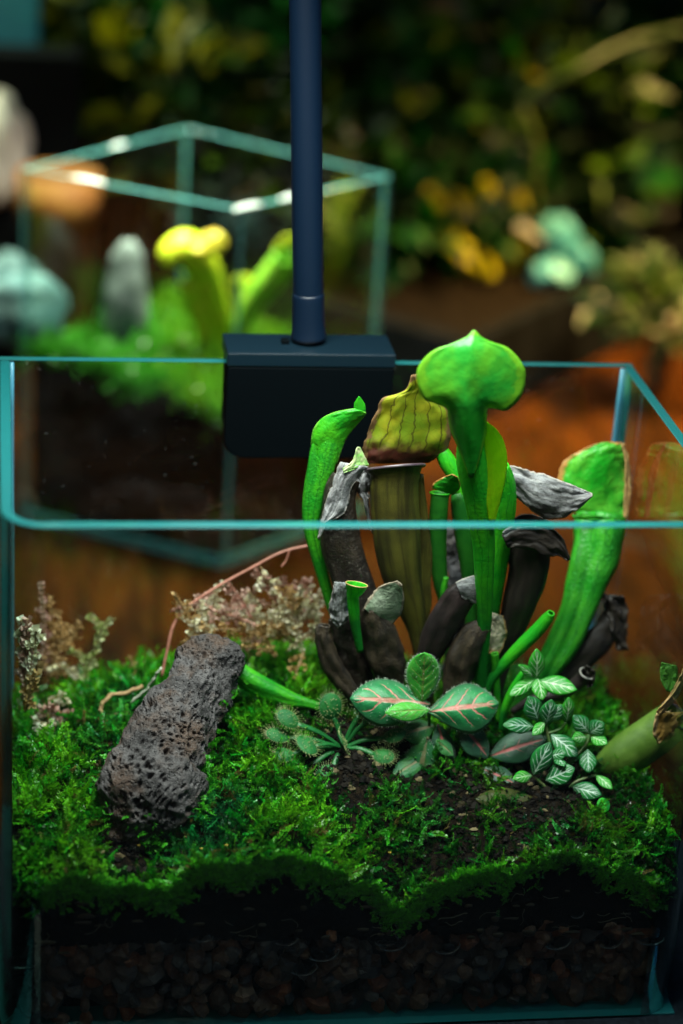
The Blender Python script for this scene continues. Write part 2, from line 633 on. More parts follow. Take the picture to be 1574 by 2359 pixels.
SM = [stone_mat('rust gravel', (0.11, 0.036, 0.013), (0.19, 0.075, 0.03)), stone_mat('brown gravel', (0.07, 0.040, 0.022), (0.14, 0.082, 0.05)),
      stone_mat('charcoal gravel', (0.035, 0.03, 0.028), (0.08, 0.07, 0.06))]
gravel = thing('gravel_bed', (10, 0.7, 0.4), 'layer of dark reddish brown gravel behind the front glass at the bottom of the tank', 'gravel')
stone_meshes = []
for i in range(9):
    v_, f_ = stone_mesh(i)
    stone_meshes.append(mk_mesh('stone', v_ * S, f_, SM[(0, 1, 2, 1, 0, 2, 1, 1, 2)[i]], smooth=False))
cnt = 0
for row in range(8):
    for k in range(33):
        x = 0.75 + k * 0.57 + (row % 2) * 0.28 + rng.normal(0, 0.13)
        z = 0.62 + row * 0.36 + rng.normal(0, 0.09)
        if x > 19.2 or (row == 7 and rng.random() < 0.5): continue
        r = 0.22 + 0.34 * rng.random() ** 1.6
        yy = 0.40 + r * 0.85 + 0.15 * rng.random()
        if x < 1.3: yy += (1.3 - x) * 0.7
        if x > 18.6: yy += (x - 18.6) * 0.9
        so = bpy.data.objects.new('stone', stone_meshes[rng.integers(9)])
        link(so)
        so.parent = gravel
        so.location = Vector((x - 10, yy - 0.7, z - 0.4)) * S
        so.rotation_euler = rng.random(3) * 6.28
        so.scale = Vector((r * (0.9 + .3 * rng.random()), r, r * (.8 + .3 * rng.random())))
        cnt += 1

# ---------------------------------------------------------------- moss
def moss_mat():
    t = NT('wet green moss')
    tint = t.n('Attribute', attribute_name='tint').outputs['Color']
    p = t.pos()
    b = t.n('BsdfPrincipled', {'Base Color': tint, 'Roughness': 0.36, 'Specular IOR Level': 0.5})
    tr = t.n('BsdfTranslucent', {'Color': tint})
    return t.done(t.n('MixShader', {0: 0.3, 1: b.outputs[0], 2: tr.outputs[0]}).outputs[0])


MAT['moss'] = moss_mat()


def sprig_proto(k, nl=11):
    """a feathery moss shoot: stem and two ranks of pointed leaflets (quads), length 1 along +z"""
    r = np.random.default_rng(100 + k)
    V, F = [], []
    bend = r.uniform(0.2, 0.6)
    def c(t): return np.array([bend * t * t, 0.06 * math.sin(5 * t + k), t * (1 - 0.25 * bend * t)])
    for i in range(nl):
        t = 0.12 + 0.88 * i / (nl - 1)
        L = (0.30 if nl < 14 else 0.20) * (1.15 - 0.75 * t) * r.uniform(0.75, 1.2)
        for s in (-1, 1):
            P = c(t)
            d = unit(np.array([0.35 * r.normal(), s * 1.0, 0.75 + 0.2 * r.normal()]))
            w = unit(np.cross(d, [1, 0.2 * r.normal(), 0.3 * r.normal()])) * L * 0.27
            n0 = len(V)
            V += [P, P + d * L * 0.45 + w, P + d * L, P + d * L * 0.45 - w]
            F.append([n0, n0 + 1, n0 + 2, n0 + 3])
    n0 = len(V)
    V += [c(0) + [0, 0.012, 0], c(0) - [0, 0.012, 0], c(1) - [0, 0.005, 0], c(1) + [0, 0.005, 0]]
    F.append([n0, n0 + 1, n0 + 2, n0 + 3])
    return np.array(V), np.array(F)


def scatter_sprigs(name, P, Nrm, size, tint, mat, clamp_box=None, lean=0.9, protos=8, nl=11, seed=1):
    r = np.random.default_rng(seed)
    pr = [sprig_proto(k, nl) for k in range(protos)]
    which = r.integers(protos, size=len(P))
    Vs, Fs, Cs, off = [], [], [], 0
    for k in range(protos):
        sel = np.where(which == k)[0]
        if not len(sel): continue
        V0, F0 = pr[k]
        n = len(sel)
        ax = Nrm[sel] + r.normal(0, lean * 0.55, (n, 3))
        ax /= np.linalg.norm(ax, axis=1)[:, None]
        h = r.normal(size=(n, 3))
        a = np.cross(ax, h); a /= np.linalg.norm(a, axis=1)[:, None]
        b = np.cross(ax, a)
        W = (V0[None, :, 0:1] * a[:, None] + V0[None, :, 1:2] * b[:, None] + V0[None, :, 2:3] * ax[:, None]) * size[sel][:, None, None]
        W = W + P[sel][:, None]
        Vs.append(W.reshape(-1, 3))
        Fs.append((F0[None] + (np.arange(n) * len(V0))[:, None, None]).reshape(-1, 4) + off)
        grad = 0.55 + 0.6 * np.clip(V0[:, 2], 0, 1)          # paler towards the tip
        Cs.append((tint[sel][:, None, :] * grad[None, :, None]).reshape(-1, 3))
        off += n * len(V0)
    V = np.vstack(Vs)
    if clamp_box is not None:
        x0, x1, y0, y1 = clamp_box
        V[:, 0] = np.clip(V[:, 0], x0 + 0.02 * r.random(len(V)), x1 - 0.02 * r.random(len(V)))
        V[:, 1] = np.clip(V[:, 1], y0 + 0.03 * r.random(len(V)), y1)
    return V, np.vstack(Fs), np.vstack(Cs)


SDC, FTC, RKC = at(785, 1740, 4.7), at(1290, 1800, 3.6), at(322, 1965, 1.9)


def tri_bare(x, y):
    """how bare the moss carpet is (0 lush .. 1 bare peat)"""
    b = np.exp(-(((x - 13.3) / 2.2) ** 2 + ((y - 3.4) / 1.3) ** 2)) * 0.55
    b += np.exp(-(((x - 14.6) / 2.9) ** 2 + ((y - 1.4) / 1.3) ** 2)) * 0.5
    b += np.exp(-(((x - 11.8) / 1.6) ** 2 + ((y - 6.0) / 1.4) ** 2)) * 0.6
    b += np.exp(-(((x - RKC[0]) / 1.2) ** 2 + ((y - RKC[1]) / 0.8) ** 2)) * 0.9
    b += np.exp(-(((x - SDC[0]) ** 2 + (y - SDC[1]) ** 2) / 1.3 ** 2)) * 0.85
    b += np.exp(-(((x - FTC[0]) / 1.7) ** 2 + ((y - FTC[1] - .4) / 1.3) ** 2)) * 0.9
    return b


def carpet(NS, seed, smin, smax, bright, clump, lift, lean, nl, fwd):
    r = np.random.default_rng(seed)
    mx = r.uniform(0.45, 19.55, NS); my = 0.42 + 11.6 * r.random(NS) ** 1.15
    bare = tri_bare(mx, my)
    cl = np.array([noise.noise(Vector((a * 0.9, b * 0.9, 0.5))) + 0.6 * noise.noise(Vector((a * 2.4, b * 2.4, 3.5))) for a, b in zip(mx, my)])
    keep = (r.random(NS) > bare) & (cl > clump)
    mx, my, cl, bare = mx[keep], my[keep], cl[keep], bare[keep]
    n = len(mx)
    mz = hgt(mx, my)
    gx = (hgt(mx + 0.05, my) - mz) / 0.05
    gy = (hgt(mx, my + 0.05) - mz) / 0.05
    Nn = np.stack([-gx, -gy - fwd, np.ones_like(gx)], 1)
    Nn /= np.linalg.norm(Nn, axis=1)[:, None]
    cl2 = np.array([noise.noise(Vector((a * 0.45, b * 0.45, 7.5))) for a, b in zip(mx, my)])
    wgt = np.clip(cl[:, None] * 1.3 + 0.2 + r.normal(0, .3, (n, 1)), 0, 1)
    wg2 = np.clip(cl2[:, None] * 1.8 - 0.2 + r.normal(0, .2, (n, 1)), 0, 1) * 0.8
    tint = g1 * (1 - wgt) + g2 * wgt
    tint = tint * (1 - wg2) + g3 * wg2
    old = r.random(n) < 0.05
    tint[old] = np.array([0.16, 0.12, 0.03])                       # a few browned shoots
    tint = tint * r.uniform(0.45, 1.4, (n, 1)) * bright * (1 - 0.75 * np.clip(bare, 0, 1))[:, None]
    P = np.stack([mx, my, mz + lift + 0.12 * cl], 1)
    sz = r.uniform(smin, smax, n) * (1 - 0.5 * np.clip(bare, 0, 1))
    return scatter_sprigs('moss', P, Nn, sz, tint, MAT['moss'], (0.36, 19.64, 0.36, 12.1), seed=seed, lean=lean, nl=nl)


g1, g2, g3 = np.array([0.008, 0.26, 0.010]), np.array([0.12, 0.42, 0.008]), np.array([0.006, 0.22, 0.07])
A0 = carpet(13000, 3, 0.3, 0.55, 0.36, -0.9, -0.17, 0.9, 11, 0.3)  # dim under layer: the dark gaps between fronds are put into its colour
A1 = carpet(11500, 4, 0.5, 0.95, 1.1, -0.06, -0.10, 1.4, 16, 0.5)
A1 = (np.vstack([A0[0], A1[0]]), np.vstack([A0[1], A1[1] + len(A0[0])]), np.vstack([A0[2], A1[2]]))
# shoots pressed flat against the front glass
NF = 3600
fx = rng.uniform(0.6, 19.4, NF)
drop = np.array([0.16 + 0.3 * noise.noise(Vector((a * 0.55, 1.0, 4.2))) + 0.35 * noise.noise(Vector((a * 1.8, 2.0, 1.2))) for a in fx])
fz = hgt(fx, np.full(NF, .45)) - np.clip(drop, 0.06, 1.6) * rng.random(NF) - np.minimum(rng.exponential(0.16, NF), 1.0) + 0.06
kp = rng.random(NF) > 0.8 * np.exp(-((fx - 16.0) / 2.2) ** 2)
fx, fz = fx[kp], fz[kp]
fP = np.stack([fx, np.full(len(fx), 0.44), fz], 1)
fP[:, 1] += np.where(fx < 1.3, (1.3 - fx) * 0.55, 0) + np.where(fx > 18.7, (fx - 18.7) * 0.55, 0)
fN = np.tile([0, -0.25, 0.8], (len(fx), 1)) + rng.normal(0, .5, (len(fx), 3)) * [1, .15, .6]
ft = (g1 * 0.9 + g2 * 0.7)[None] * rng.uniform(0.5, 1.3, (len(fx), 1))
A2 = scatter_sprigs('moss', fP, fN / np.linalg.norm(fN, axis=1)[:, None], rng.uniform(0.3, 0.55, len(fx)), ft, MAT['moss'], (0.36, 19.64, 0.355, 12), seed=5, lean=0.5)
V = np.vstack([A1[0], A2[0]]); Fm = np.vstack([A1[1], A2[1] + len(A1[0])]); C = np.vstack([A1[2], A2[2]])
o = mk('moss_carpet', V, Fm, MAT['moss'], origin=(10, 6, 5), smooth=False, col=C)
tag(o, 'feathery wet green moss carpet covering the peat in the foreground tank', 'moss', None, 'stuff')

# loose peat crumbs and bark bits lying where the carpet is thin
CR = 2000
cx_ = rng.uniform(0.6, 19.4, CR * 6); cy_ = rng.uniform(0.5, 9.0, CR * 6)
kp = rng.random(CR * 6) < np.clip(tri_bare(cx_, cy_) - 0.12, 0, 1)
cx_, cy_ = cx_[kp][:CR], cy_[kp][:CR]
cz_ = hgt(cx_, cy_) - 0.10
base_v, base_f = stone_mesh(5)
base_v = base_v.reshape(9, 12, 3)[::2, ::2].reshape(-1, 3)
base_f = grid_faces(5, 6, True)
n_ = len(cx_)
sc = rng.uniform(0.03, 0.15, (n_, 1, 1)) * rng.uniform(0.4, 1.5, (n_, 1, 3))
an = rng.random(n_) * 6.28
vv = base_v[None] * sc
vx = vv[..., 0] * np.cos(an)[:, None] - vv[..., 1] * np.sin(an)[:, None]
vy = vv[..., 0] * np.sin(an)[:, None] + vv[..., 1] * np.cos(an)[:, None]
vv = np.stack([vx + cx_[:, None], np.maximum(vy + cy_[:, None], 0.37), vv[..., 2] + cz_[:, None]], -1)
crumb_c = np.repeat(np.where(rng.random((n_, 1)) < 0.08, np.array([[0.07, 0.055, 0.028]]), np.array([[0.005, 0.004, 0.0028]])) * rng.uniform(0.3, 2.0, (n_, 1)), len(base_v), axis=0)
cm_ = NT('peat crumb')
o = mk('peat_crumbs', vv.reshape(-1, 3), (base_f[None] + (np.arange(n_) * len(base_v))[:, None, None]).reshape(-1, 4),
       cm_.done(cm_.n('BsdfPrincipled', {'Base Color': cm_.n('Attribute', attribute_name='tint').outputs['Color'], 'Roughness': 0.75, 'Specular IOR Level': 0.08}).outputs[0]), origin=(12, 3, 6), smooth=False, col=crumb_c)
tag(o, 'loose dark peat crumbs on the bare patch in front of the plants', 'soil', None, 'stuff')

# bark bits and rootlets pressed against the front glass in the peat
fb = thing('peat_fibres', (10, 0.5, 3.5), 'pale rootlets and bark bits in the peat band behind the front glass', 'roots')
RTM = plain('pale rootlet', (0.13, 0.105, 0.06), 0.5, (0.05, 0.04, 0.02), 3)
BKM = plain('brown bark bit', (0.03, 0.02, 0.008), 0.7, (0.055, 0.04, 0.016), 3)
for i in range(34):
    x, z = rng.uniform(1.3, 18.7), rng.uniform(3.1, 4.9)
    z = min(z, hgt(x, .45)[0] - 0.25)
    a0, L_ = rng.random() * 6.28, rng.uniform(0.3, 0.9)
    pts = [np.array([x, 0.385, z])]
    for q in range(8):
        a0 += rng.normal(0, .45)
        pts.append(pts[-1] + np.array([math.cos(a0), 0.0, math.sin(a0) * .8]) * L_ / 8)
    mk('rootlet', *wire(crom(pts, 18), 0.012, 5), RTM, fb)
for i in range(46):
    x, z = rng.uniform(1.2, 18.8), rng.uniform(2.9, 4.9)
    z = min(z, hgt(x, .45)[0] - 0.3)
    v_, f_ = stone_mesh(i % 7)
    mk('bark_bit', v_ * np.array([rng.uniform(.08, .26), 0.05, rng.uniform(.04, .11)]) + [x, 0.42, z], f_, BKM, fb)

# air bubbles between the gravel and the front glass
bub_mat = glass('air bubble skin', (1, 1, 1), 1.12)
rim_mat = plain('pale bubble glint', (0.14, 0.15, 0.145), 0.12, spec=0.9)  # pale arc put in as the highlight along each bubble's edge
BUB = [(55, 2205, 95, 60), (745, 2195, 70, 45), (700, 2230, 60, 40), (890, 2165, 55, 34), (905, 2175, 62, 36), (1030, 2180, 58, 40), (1285, 2170, 60, 40), (1408, 2165, 56, 46),
       (1500, 2165, 60, 26), (470, 2160, 40, 22), (1330, 2105, 30, 22), (660, 2165, 50, 30)]
for (px, py, w, h) in BUB:
    P = at(px, py, 0.42 if px > 120 else 0.9)
    a, b = px2cm(w, P) / 2, px2cm(h, P) / 2
    V = []
    n, m = 9, 20
    for i in range(n):
        th = math.pi * i / (n - 1)
        for j in range(m):
            ph = 2 * math.pi * j / m
            sg = math.sin(th)
            V.append(P + np.array([a * sg * math.cos(ph) * (1 + .1 * math.sin(2 * ph)), -0.07 * math.cos(th), b * sg * math.sin(ph)]))
    bo = mk('air_bubble', V, grid_faces(n, m, True), bub_mat)
    rim = [P + np.array([a * math.cos(q) * (1 + .1 * math.sin(2 * q)), -0.03, b * math.sin(q)]) for q in np.linspace(-2.6, 0.5, 26)]
    mk('bubble_glint', *wire(rim, 0.012 + 0.008 * np.sin(np.linspace(0, 3.1, 26)), 6), rim_mat, bo)
    tag(bo, 'flattened air bubble trapped behind the front glass over the gravel', 'air bubble', 'air bubbles behind the front glass')


# ================================================================ LAVA ROCK
def lava(name, rows, voxel, flat, label, seed, mat, amp=0.25, pore=0.16):
    n, m = 60, 40
    R = crom([(*at(r[0], r[1], r[3]), px2cm(r[2], at(r[0], r[1], r[3])) / 2) for r in rows], n)
    C_, W_ = R[:, :3], R[:, 3]
    T = np.gradient(C_, axis=0)
    V = []
    for i in range(n):
        t = unit(T[i])
        a = unit(np.cross(t, [0, 1, 0.25]))
        b = np.cross(a, t)
        for j in range(m):
            th = 2 * math.pi * j / m
            V.append(C_[i] + (math.cos(th) * a + math.sin(th) * b * flat) * max(W_[i], 0.05))
    F = grid_faces(n, m, True).tolist() + [list(range(m))[::-1], [(n - 1) * m + j for j in range(m)]]
    o = mk(name, V, F, mat)
    rm = o.modifiers.new('remesh', 'REMESH')
    rm.mode, rm.voxel_size = 'VOXEL', voxel * S
    bpy.context.view_layer.update()
    me = bpy.data.meshes.new_from_object(o.evaluated_get(bpy.context.evaluated_depsgraph_get()))
    o.modifiers.clear()
    o.data = me
    k = len(me.vertices)
    co = np.empty(k * 3, np.float32); me.vertices.foreach_get('co', co)
    no = np.empty(k * 3, np.float32); me.vertices.foreach_get('normal', no)
    co, no = co.reshape(-1, 3) / S, no.reshape(-1, 3)
    o0 = ORIG[o.name]
    out = np.empty_like(co)
    for i in range(k):
        v = Vector(co[i] + o0)
        d = amp * 1.1 * noise.noise(v * 0.55 + Vector((seed, 0, 0))) + 0.16 * noise.noise(v * 1.5 + Vector((0, seed, 0)))
        d -= 0.16 * abs(noise.noise(v * 1.9 + Vector((4, seed, 0)))) - 0.04 * noise.noise(v * 4.5)
        w = v + Vector((0.05 * noise.noise(v * 5), 0.05 * noise.noise(v * 5 + Vector((3, 0, 0))), 0.05 * noise.noise(v * 5 + Vector((0, 7, 0)))))
        mask = min(1.0, max(0.0, 0.55 + 0.9 * noise.noise(v * 0.9 + Vector((9, 9, seed)))))
        sm = noise.voronoi(w * (5.0 + 1.2 * noise.noise(v * 0.4)))[0][0]
        big = noise.voronoi(w * 2.9 + Vector((seed, 2, 1)))[0][0]
        d -= pore * min(1.0, max(0, 0.40 - sm) / 0.22) * (0.45 + 0.55 * mask)
        d -= pore * 1.4 * min(1.0, max(0, 0.34 - big) / 0.2) * mask
        out[i] = co[i] + no[i] * d
    me.vertices.foreach_set('co', (out * S).ravel())
    me.polygons.foreach_set('use_smooth', np.ones(len(me.polygons), bool))
    me.update()
    return tag(o, label, 'rock')


def lava_mat(name, c, c2, c3):
    t = NT(name)
    p = t.pos()
    a = t.noise(p, 1.0, 5)
    v1 = t.n('TexVoronoi', {'Vector': p, 'Scale': 7.5, 'Randomness': 1.0}).outputs['Distance']
    v2 = t.n('TexVoronoi', {'Vector': p, 'Scale': 14.0}).outputs['Distance']
    col = t.mix(t.step(a, 0.38, 0.62), c, c2)
    col = t.mix(t.step(t.noise(p, 0.8, 4), 0.46, 0.64), col, c3)
    col = t.mix(t.math('MULTIPLY', t.step(t.noise(p, 20, 3), 0.5, 0.7), 0.5), col, (0.15, 0.138, 0.135))
    h = t.math('ADD', t.step(v1, 0.10, 0.34), t.math('ADD', t.math('MULTIPLY', t.step(v2, 0.1, 0.35), 0.6), t.math('MULTIPLY', t.noise(p, 30, 4), 0.35)))
    return t.done(t.n('BsdfPrincipled', {'Base Color': col, 'Roughness': 0.75, 'Normal': t.bump(h, 1.0, 0.09)}).outputs[0])


MAT['lava'] = lava_mat('grey lava stone', (0.020, 0.017, 0.017), (0.070, 0.063, 0.063), (0.052, 0.027, 0.015))
rock = lava('lava_rock', [(470, 1468, 60, 7.5), (472, 1485, 120, 7.35), (474, 1515, 165, 7.0), (468, 1560, 165, 6.45), (456, 1610, 180, 5.8), (425, 1660, 215, 5.1), (388, 1710, 235, 4.45),
                   (358, 1760, 240, 3.85), (350, 1805, 256, 3.3), (346, 1842, 250, 3.05), (334, 1882, 215, 3.0), (316, 1932, 185, 2.85), (304, 2010, 130, 2.7)],
     0.034, 0.8, 'tall grey pitted lava rock leaning in the moss at the left of the foreground tank', 3, MAT['lava'])
# moss creeping up the foot of the rock
rv = np.empty(len(rock.data.vertices) * 3, np.float32); rock.data.vertices.foreach_get('co', rv)
rn = np.empty(len(rock.data.vertices) * 3, np.float32); rock.data.vertices.foreach_get('normal', rn)
rv, rn = rv.reshape(-1, 3) / S + ORIG[rock.name], rn.reshape(-1, 3)
up = rv[:, 2] - hgt(rv[:, 0], rv[:, 1])
pr_ = np.exp(-np.maximum(up, 0) / 0.28) * (up > -0.1) * (up < 1.6) * (1.0 + 0.8 * (rv[:, 0] > 5.2))
pr_ *= (np.array([noise.noise(Vector(p_.tolist()) * 1.3) for p_ in rv]) > -0.05)
pick = rng.choice(len(rv), 620, replace=False, p=pr_ / pr_.sum())
ct = (g1 * 0.8 + g2 * 0.35)[None] * rng.uniform(0.4, 1.3, (620, 1))
Vm, Fm, Cm = scatter_sprigs('moss', rv[pick], rn[pick] + [0, -0.2, 0.6], rng.uniform(0.22, 0.5, 620), ct, MAT['moss'], None, seed=23)
tag(mk('creeping_moss', Vm, Fm, MAT['moss'], origin=(4.5, 3, 5), smooth=False, col=Cm), 'moss creeping up the foot of the tall lava rock', 'moss', None, 'stuff')
lava('lava_rock', [(1046, 1205, 18, 10.2), (1046, 1225, 42, 10.2), (1044, 1260, 50, 10.2), (1047, 1300, 52, 10.2), (1050, 1420, 60, 10.2), (1050, 1540, 70, 10.2)],
     0.04, 0.8, 'narrow black lava stone glimpsed between the upright pitchers at the back', 8, lava_mat('black lava stone', (0.03, 0.03, 0.034), (0.06, 0.06, 0.065), (0.05, 0.04, 0.035)), 0.05, 0.08)


# ================================================================ PITCHERS
def tube(rows, Y0, Y1, n=44, m=22, flat=0.9, keel=0.0, wr=0.0, seed=0, mouth=0.0, groove=0.0):
    """hollow leaf tube; rows run from the mouth (depth Y0) down to the foot (depth Y1)"""
    k = len(rows)
    R = []
    for i, r in enumerate(rows):
        Yv = Y0 + (Y1 - Y0) * i / (k - 1)
        P = at(r[0], r[1], Yv)
        R.append((*P, px2cm(r[2], P) / 2))
    R = crom(R, n)
    C_, W_ = R[:, :3], np.maximum(R[:, 3], 0.03)
    T = np.gradient(C_, axis=0)
    V, U = [], []
    for i in range(n):
        t = unit(T[i])
        a = unit(np.cross(t, [0, 1, -0.2]))
        b = np.cross(a, t)
        f = i / (n - 1)
        for j in range(m):
            th = 2 * math.pi * j / m
            rr = 1.0
            if keel: rr += keel * max(0, math.cos(th + 0.6)) ** 8
            if groove: rr -= groove * math.exp(-((th - 4.4 - 1.2 * (f - .5)) / 0.30) ** 2)
            P = C_[i] + W_[i] * rr * (math.cos(th) * a + math.sin(th) * flat * b)
            if wr:
                rr2 = wr * W_[i] * (noise.noise(Vector((math.cos(th) * 2.2, math.sin(th) * 2.2, f * 5 + seed))) + 0.5 * noise.noise(Vector((math.cos(th) * 6, math.sin(th) * 6, f * 9 + seed))))
                P = P + rr2 * (math.cos(th) * a + math.sin(th) * b)
            if mouth and f < 0.25:
                P = P - t * mouth * W_[i] * (math.sin(th)) * (1 - f / 0.25)
            V.append(P)
            U.append((j / m, 1 - f))
    return np.array(V), grid_faces(n, m, True), np.array(U)


def lip_of(V, m, r, off=0.0):
    ring = V[:m]
    c = ring.mean(0)
    P = np.vstack([ring, ring[:2]])
    P = c + (P - c) * (1 + off)
    return wire(P, r, 6)


def sheet(rows, Y0, Y1, n=30, m=22, bulge=0.0, fold=0.0, wr=0.0, seed=0, rag=0.0, twist=0.0):
    """leaf blade between left and right photo outlines; rows (xl,yl,xr,yr); bulge bends the sides away from the viewer"""
    k = len(rows)
    bl = np.interp(np.linspace(0, 1, n), np.linspace(0, 1, k), bulge if isinstance(bulge, list) else [bulge] * k)
    arch = np.interp(np.linspace(0, 1, n), np.linspace(0, 1, k), [(r[4] - (r[1] + r[3]) / 2) if len(r) > 4 else 0.0 for r in rows])
    R = crom([(r[0], r[1], r[2], r[3], Y0[i] if isinstance(Y0, list) else Y0 + (Y1 - Y0) * i / (k - 1)) for i, r in enumerate(rows)], n)
    V, U = [], []
    for i in range(n):
        xl, yl, xr, yr, Yc = R[i]
        f = i / (n - 1)
        wpx = math.hypot(xr - xl, yr - yl)
        for j in range(m):
            u = j / (m - 1)
            s = 2 * u - 1
            uu = u
            if rag:
                uu = 0.5 + (u - 0.5) * (1 + rag * (noise.noise(Vector((f * 9 + seed, 3 if s < 0 else 8, 0))) + 0.6 * noise.noise(Vector((f * 24 + seed, 5 if s < 0 else 1, 2)))) * abs(s) ** 2)
            w_cm = wpx * 0.0128
            Yv = Yc + bl[i] * s * s * w_cm * 0.5 + fold * abs(s) * w_cm * 0.5 + twist * s * w_cm * 0.5
            if wr:
                q = Vector((u * 3 + seed, f * 4, seed * 1.7))
                Yv += wr * (noise.noise(q) + 0.55 * noise.noise(q * 2.7)) * (0.35 + abs(s))
            px, py = xl + (xr - xl) * uu, yl + (yr - yl) * uu + arch[i] * (1 - s * s)
            if rag and i == n - 1:
                py += 5 * noise.noise(Vector((u * 9, seed, 1)))
            V.append(at(px, py, Yv))
            U.append((u, f))
    return np.array(V), grid_faces(n, m), np.array(U)


G1 = leafy('bright green pitcher', (0.014, 0.50, 0.020), (0.08, 0.62, 0.014), 0.45, 0.36, bscale=9, bump=0.03, scale=0.8, streak=(0.03, 0.46, 0.02), veins=(0.008, 0.28, 0.012), vfreq=9, base=(0.008, 0.22, 0.02), bext=0.35)
G2 = leafy('mid green pitcher', (0.010, 0.26, 0.012), (0.06, 0.42, 0.010), 0.42, 0.3, bscale=12, bump=0.04, streak=(0.014, 0.20, 0.012), veins=(0.006, 0.15, 0.008), vfreq=8)
G3 = leafy('deep green pitcher', (0.008, 0.10, 0.010), (0.02, 0.16, 0.012), 0.4, 0.15)
GY = leafy('bright yellow green wing', (0.24, 0.66, 0.004), (0.36, 0.72, 0.008), 0.4, 0.55, bscale=7)  # light shining through the wing is put into this bright colour
GH = leafy('glossy green hood', (0.016, 0.33, 0.028), (0.10, 0.42, 0.02), 0.38, 0.45, margin=(0.16, 0.46, 0.02), mw=0.10, bscale=3, bump=0.05, scale=0.7, spec=0.6, base=(0.012, 0.27, 0.016), bext=0.30)  # base tone paints shade onto the neck end of the hood
OL = leafy('olive brown pitcher', (0.045, 0.042, 0.007), (0.11, 0.105, 0.014), 0.5, 0.1, streak=(0.018, 0.014, 0.004), scale=0.9, bscale=24, bump=0.025)
HC = leafy('yellow green hood with red veins', (0.22, 0.36, 0.010), (0.42, 0.42, 0.014), 0.5, 0.3, margin=(0.26, 0.15, 0.06), mw=0.07, base=(0.075, 0.014, 0.006), bext=0.30, veins=(0.055, 0.03, 0.006), vfreq=6, bscale=34, bump=0.05)
DK = leafy('dead brown black pitcher', (0.010, 0.0065, 0.004), (0.027, 0.018, 0.011), 0.5, 0.0, speck=(0.055, 0.048, 0.038), bscale=16, bump=0.05, streak=(0.008, 0.006, 0.005))
BK = leafy('dead black pitcher', (0.007, 0.005, 0.004), (0.016, 0.012, 0.008), 0.55, 0.0, bscale=16, bump=0.03, streak=(0.028, 0.021, 0.015))
PU = leafy('dead purple brown pitcher', (0.014, 0.009, 0.009), (0.032, 0.020, 0.018), 0.5, 0.0, bscale=20, bump=0.03, streak=(0.012, 0.009, 0.008))
GRY = leafy('papery grey dead hood', (0.22, 0.23, 0.235), (0.36, 0.38, 0.385), 0.75, 0.3, speck=(0.15, 0.15, 0.155), bscale=12, bump=0.05, scale=1.6, margin=(0.40, 0.38, 0.33), mw=0.05, streak=(0.16, 0.155, 0.15), veins=(0.42, 0.43, 0.42), vfreq=3)
GRG = leafy('pale grey green dead hood', (0.16, 0.24, 0.14), (0.28, 0.34, 0.24), 0.7, 0.15, margin=(0.34, 0.28, 0.20), mw=0.10, bscale=12, bump=0.05)
GRT = leafy('tan grey dead hood', (0.26, 0.24, 0.15), (0.42, 0.38, 0.26), 0.7, 0.15, margin=(0.40, 0.24, 0.08), mw=0.14, bscale=12, bump=0.06, speck=(0.16, 0.17, 0.14))
OLG = leafy('pale olive dead pitcher', (0.024, 0.015, 0.008), (0.070, 0.050, 0.028), 0.55, 0.0, bscale=18, bump=0.06, streak=(0.014, 0.011, 0.008), scale=2.2)
KH = leafy('green hood with withered tan margin', (0.012, 0.36, 0.014), (0.10, 0.46, 0.03), 0.4, 0.25, margin=(0.52, 0.27, 0.075), mw=0.10, bscale=6, bump=0.06, speck=(0.03, 0.28, 0.02))
PH = leafy('ochre withered hood', (0.20, 0.11, 0.018), (0.30, 0.17, 0.03), 0.55, 0.2, margin=(0.55, 0.36, 0.16), mw=0.14, bscale=18, bump=0.05)
TAN = plain('dry tan tip', (0.42, 0.27, 0.10), 0.6, (0.30, 0.18, 0.06), 5)
LIPM = plain('purple grey lip', (0.045, 0.03, 0.038), 0.35, (0.09, 0.075, 0.085), 4)
LIPG = plain('pale green lip', (0.16, 0.38, 0.08), 0.4, (0.34, 0.36, 0.20), 4)

clump = thing('pitcher_plant', at(1060, 1640, 7.4), 'large pitcher plant clump of green and withered hooded pitchers in the middle of the tank', 'pitcher plant')


def pitcher(rows, Y0, Y1, mat, label, plant=None, lip=None, lr=0.05, thick=0.035, **kw):
    V, F, U = tube(rows, Y0, Y1, **kw)
    p = mk('pitcher', V, F, mat, plant or clump, uv=U)
    solid(p, thick)
    if label: p['label'] = label
    if lip is not None:
        v, f = lip_of(V, kw.get('m', 22), lr, 0.03)
        mk('lip', v, f, lip, p)
    return p


def hood(p, rows, Y0, Y1, mat, name='hood', label=None, thick=0.03, **kw):
    V, F, U = sheet(rows, Y0, Y1, **kw)
    h = mk(name, V, F, mat, p, uv=U)
    solid(h, thick)
    if label: h['label'] = label
    return h


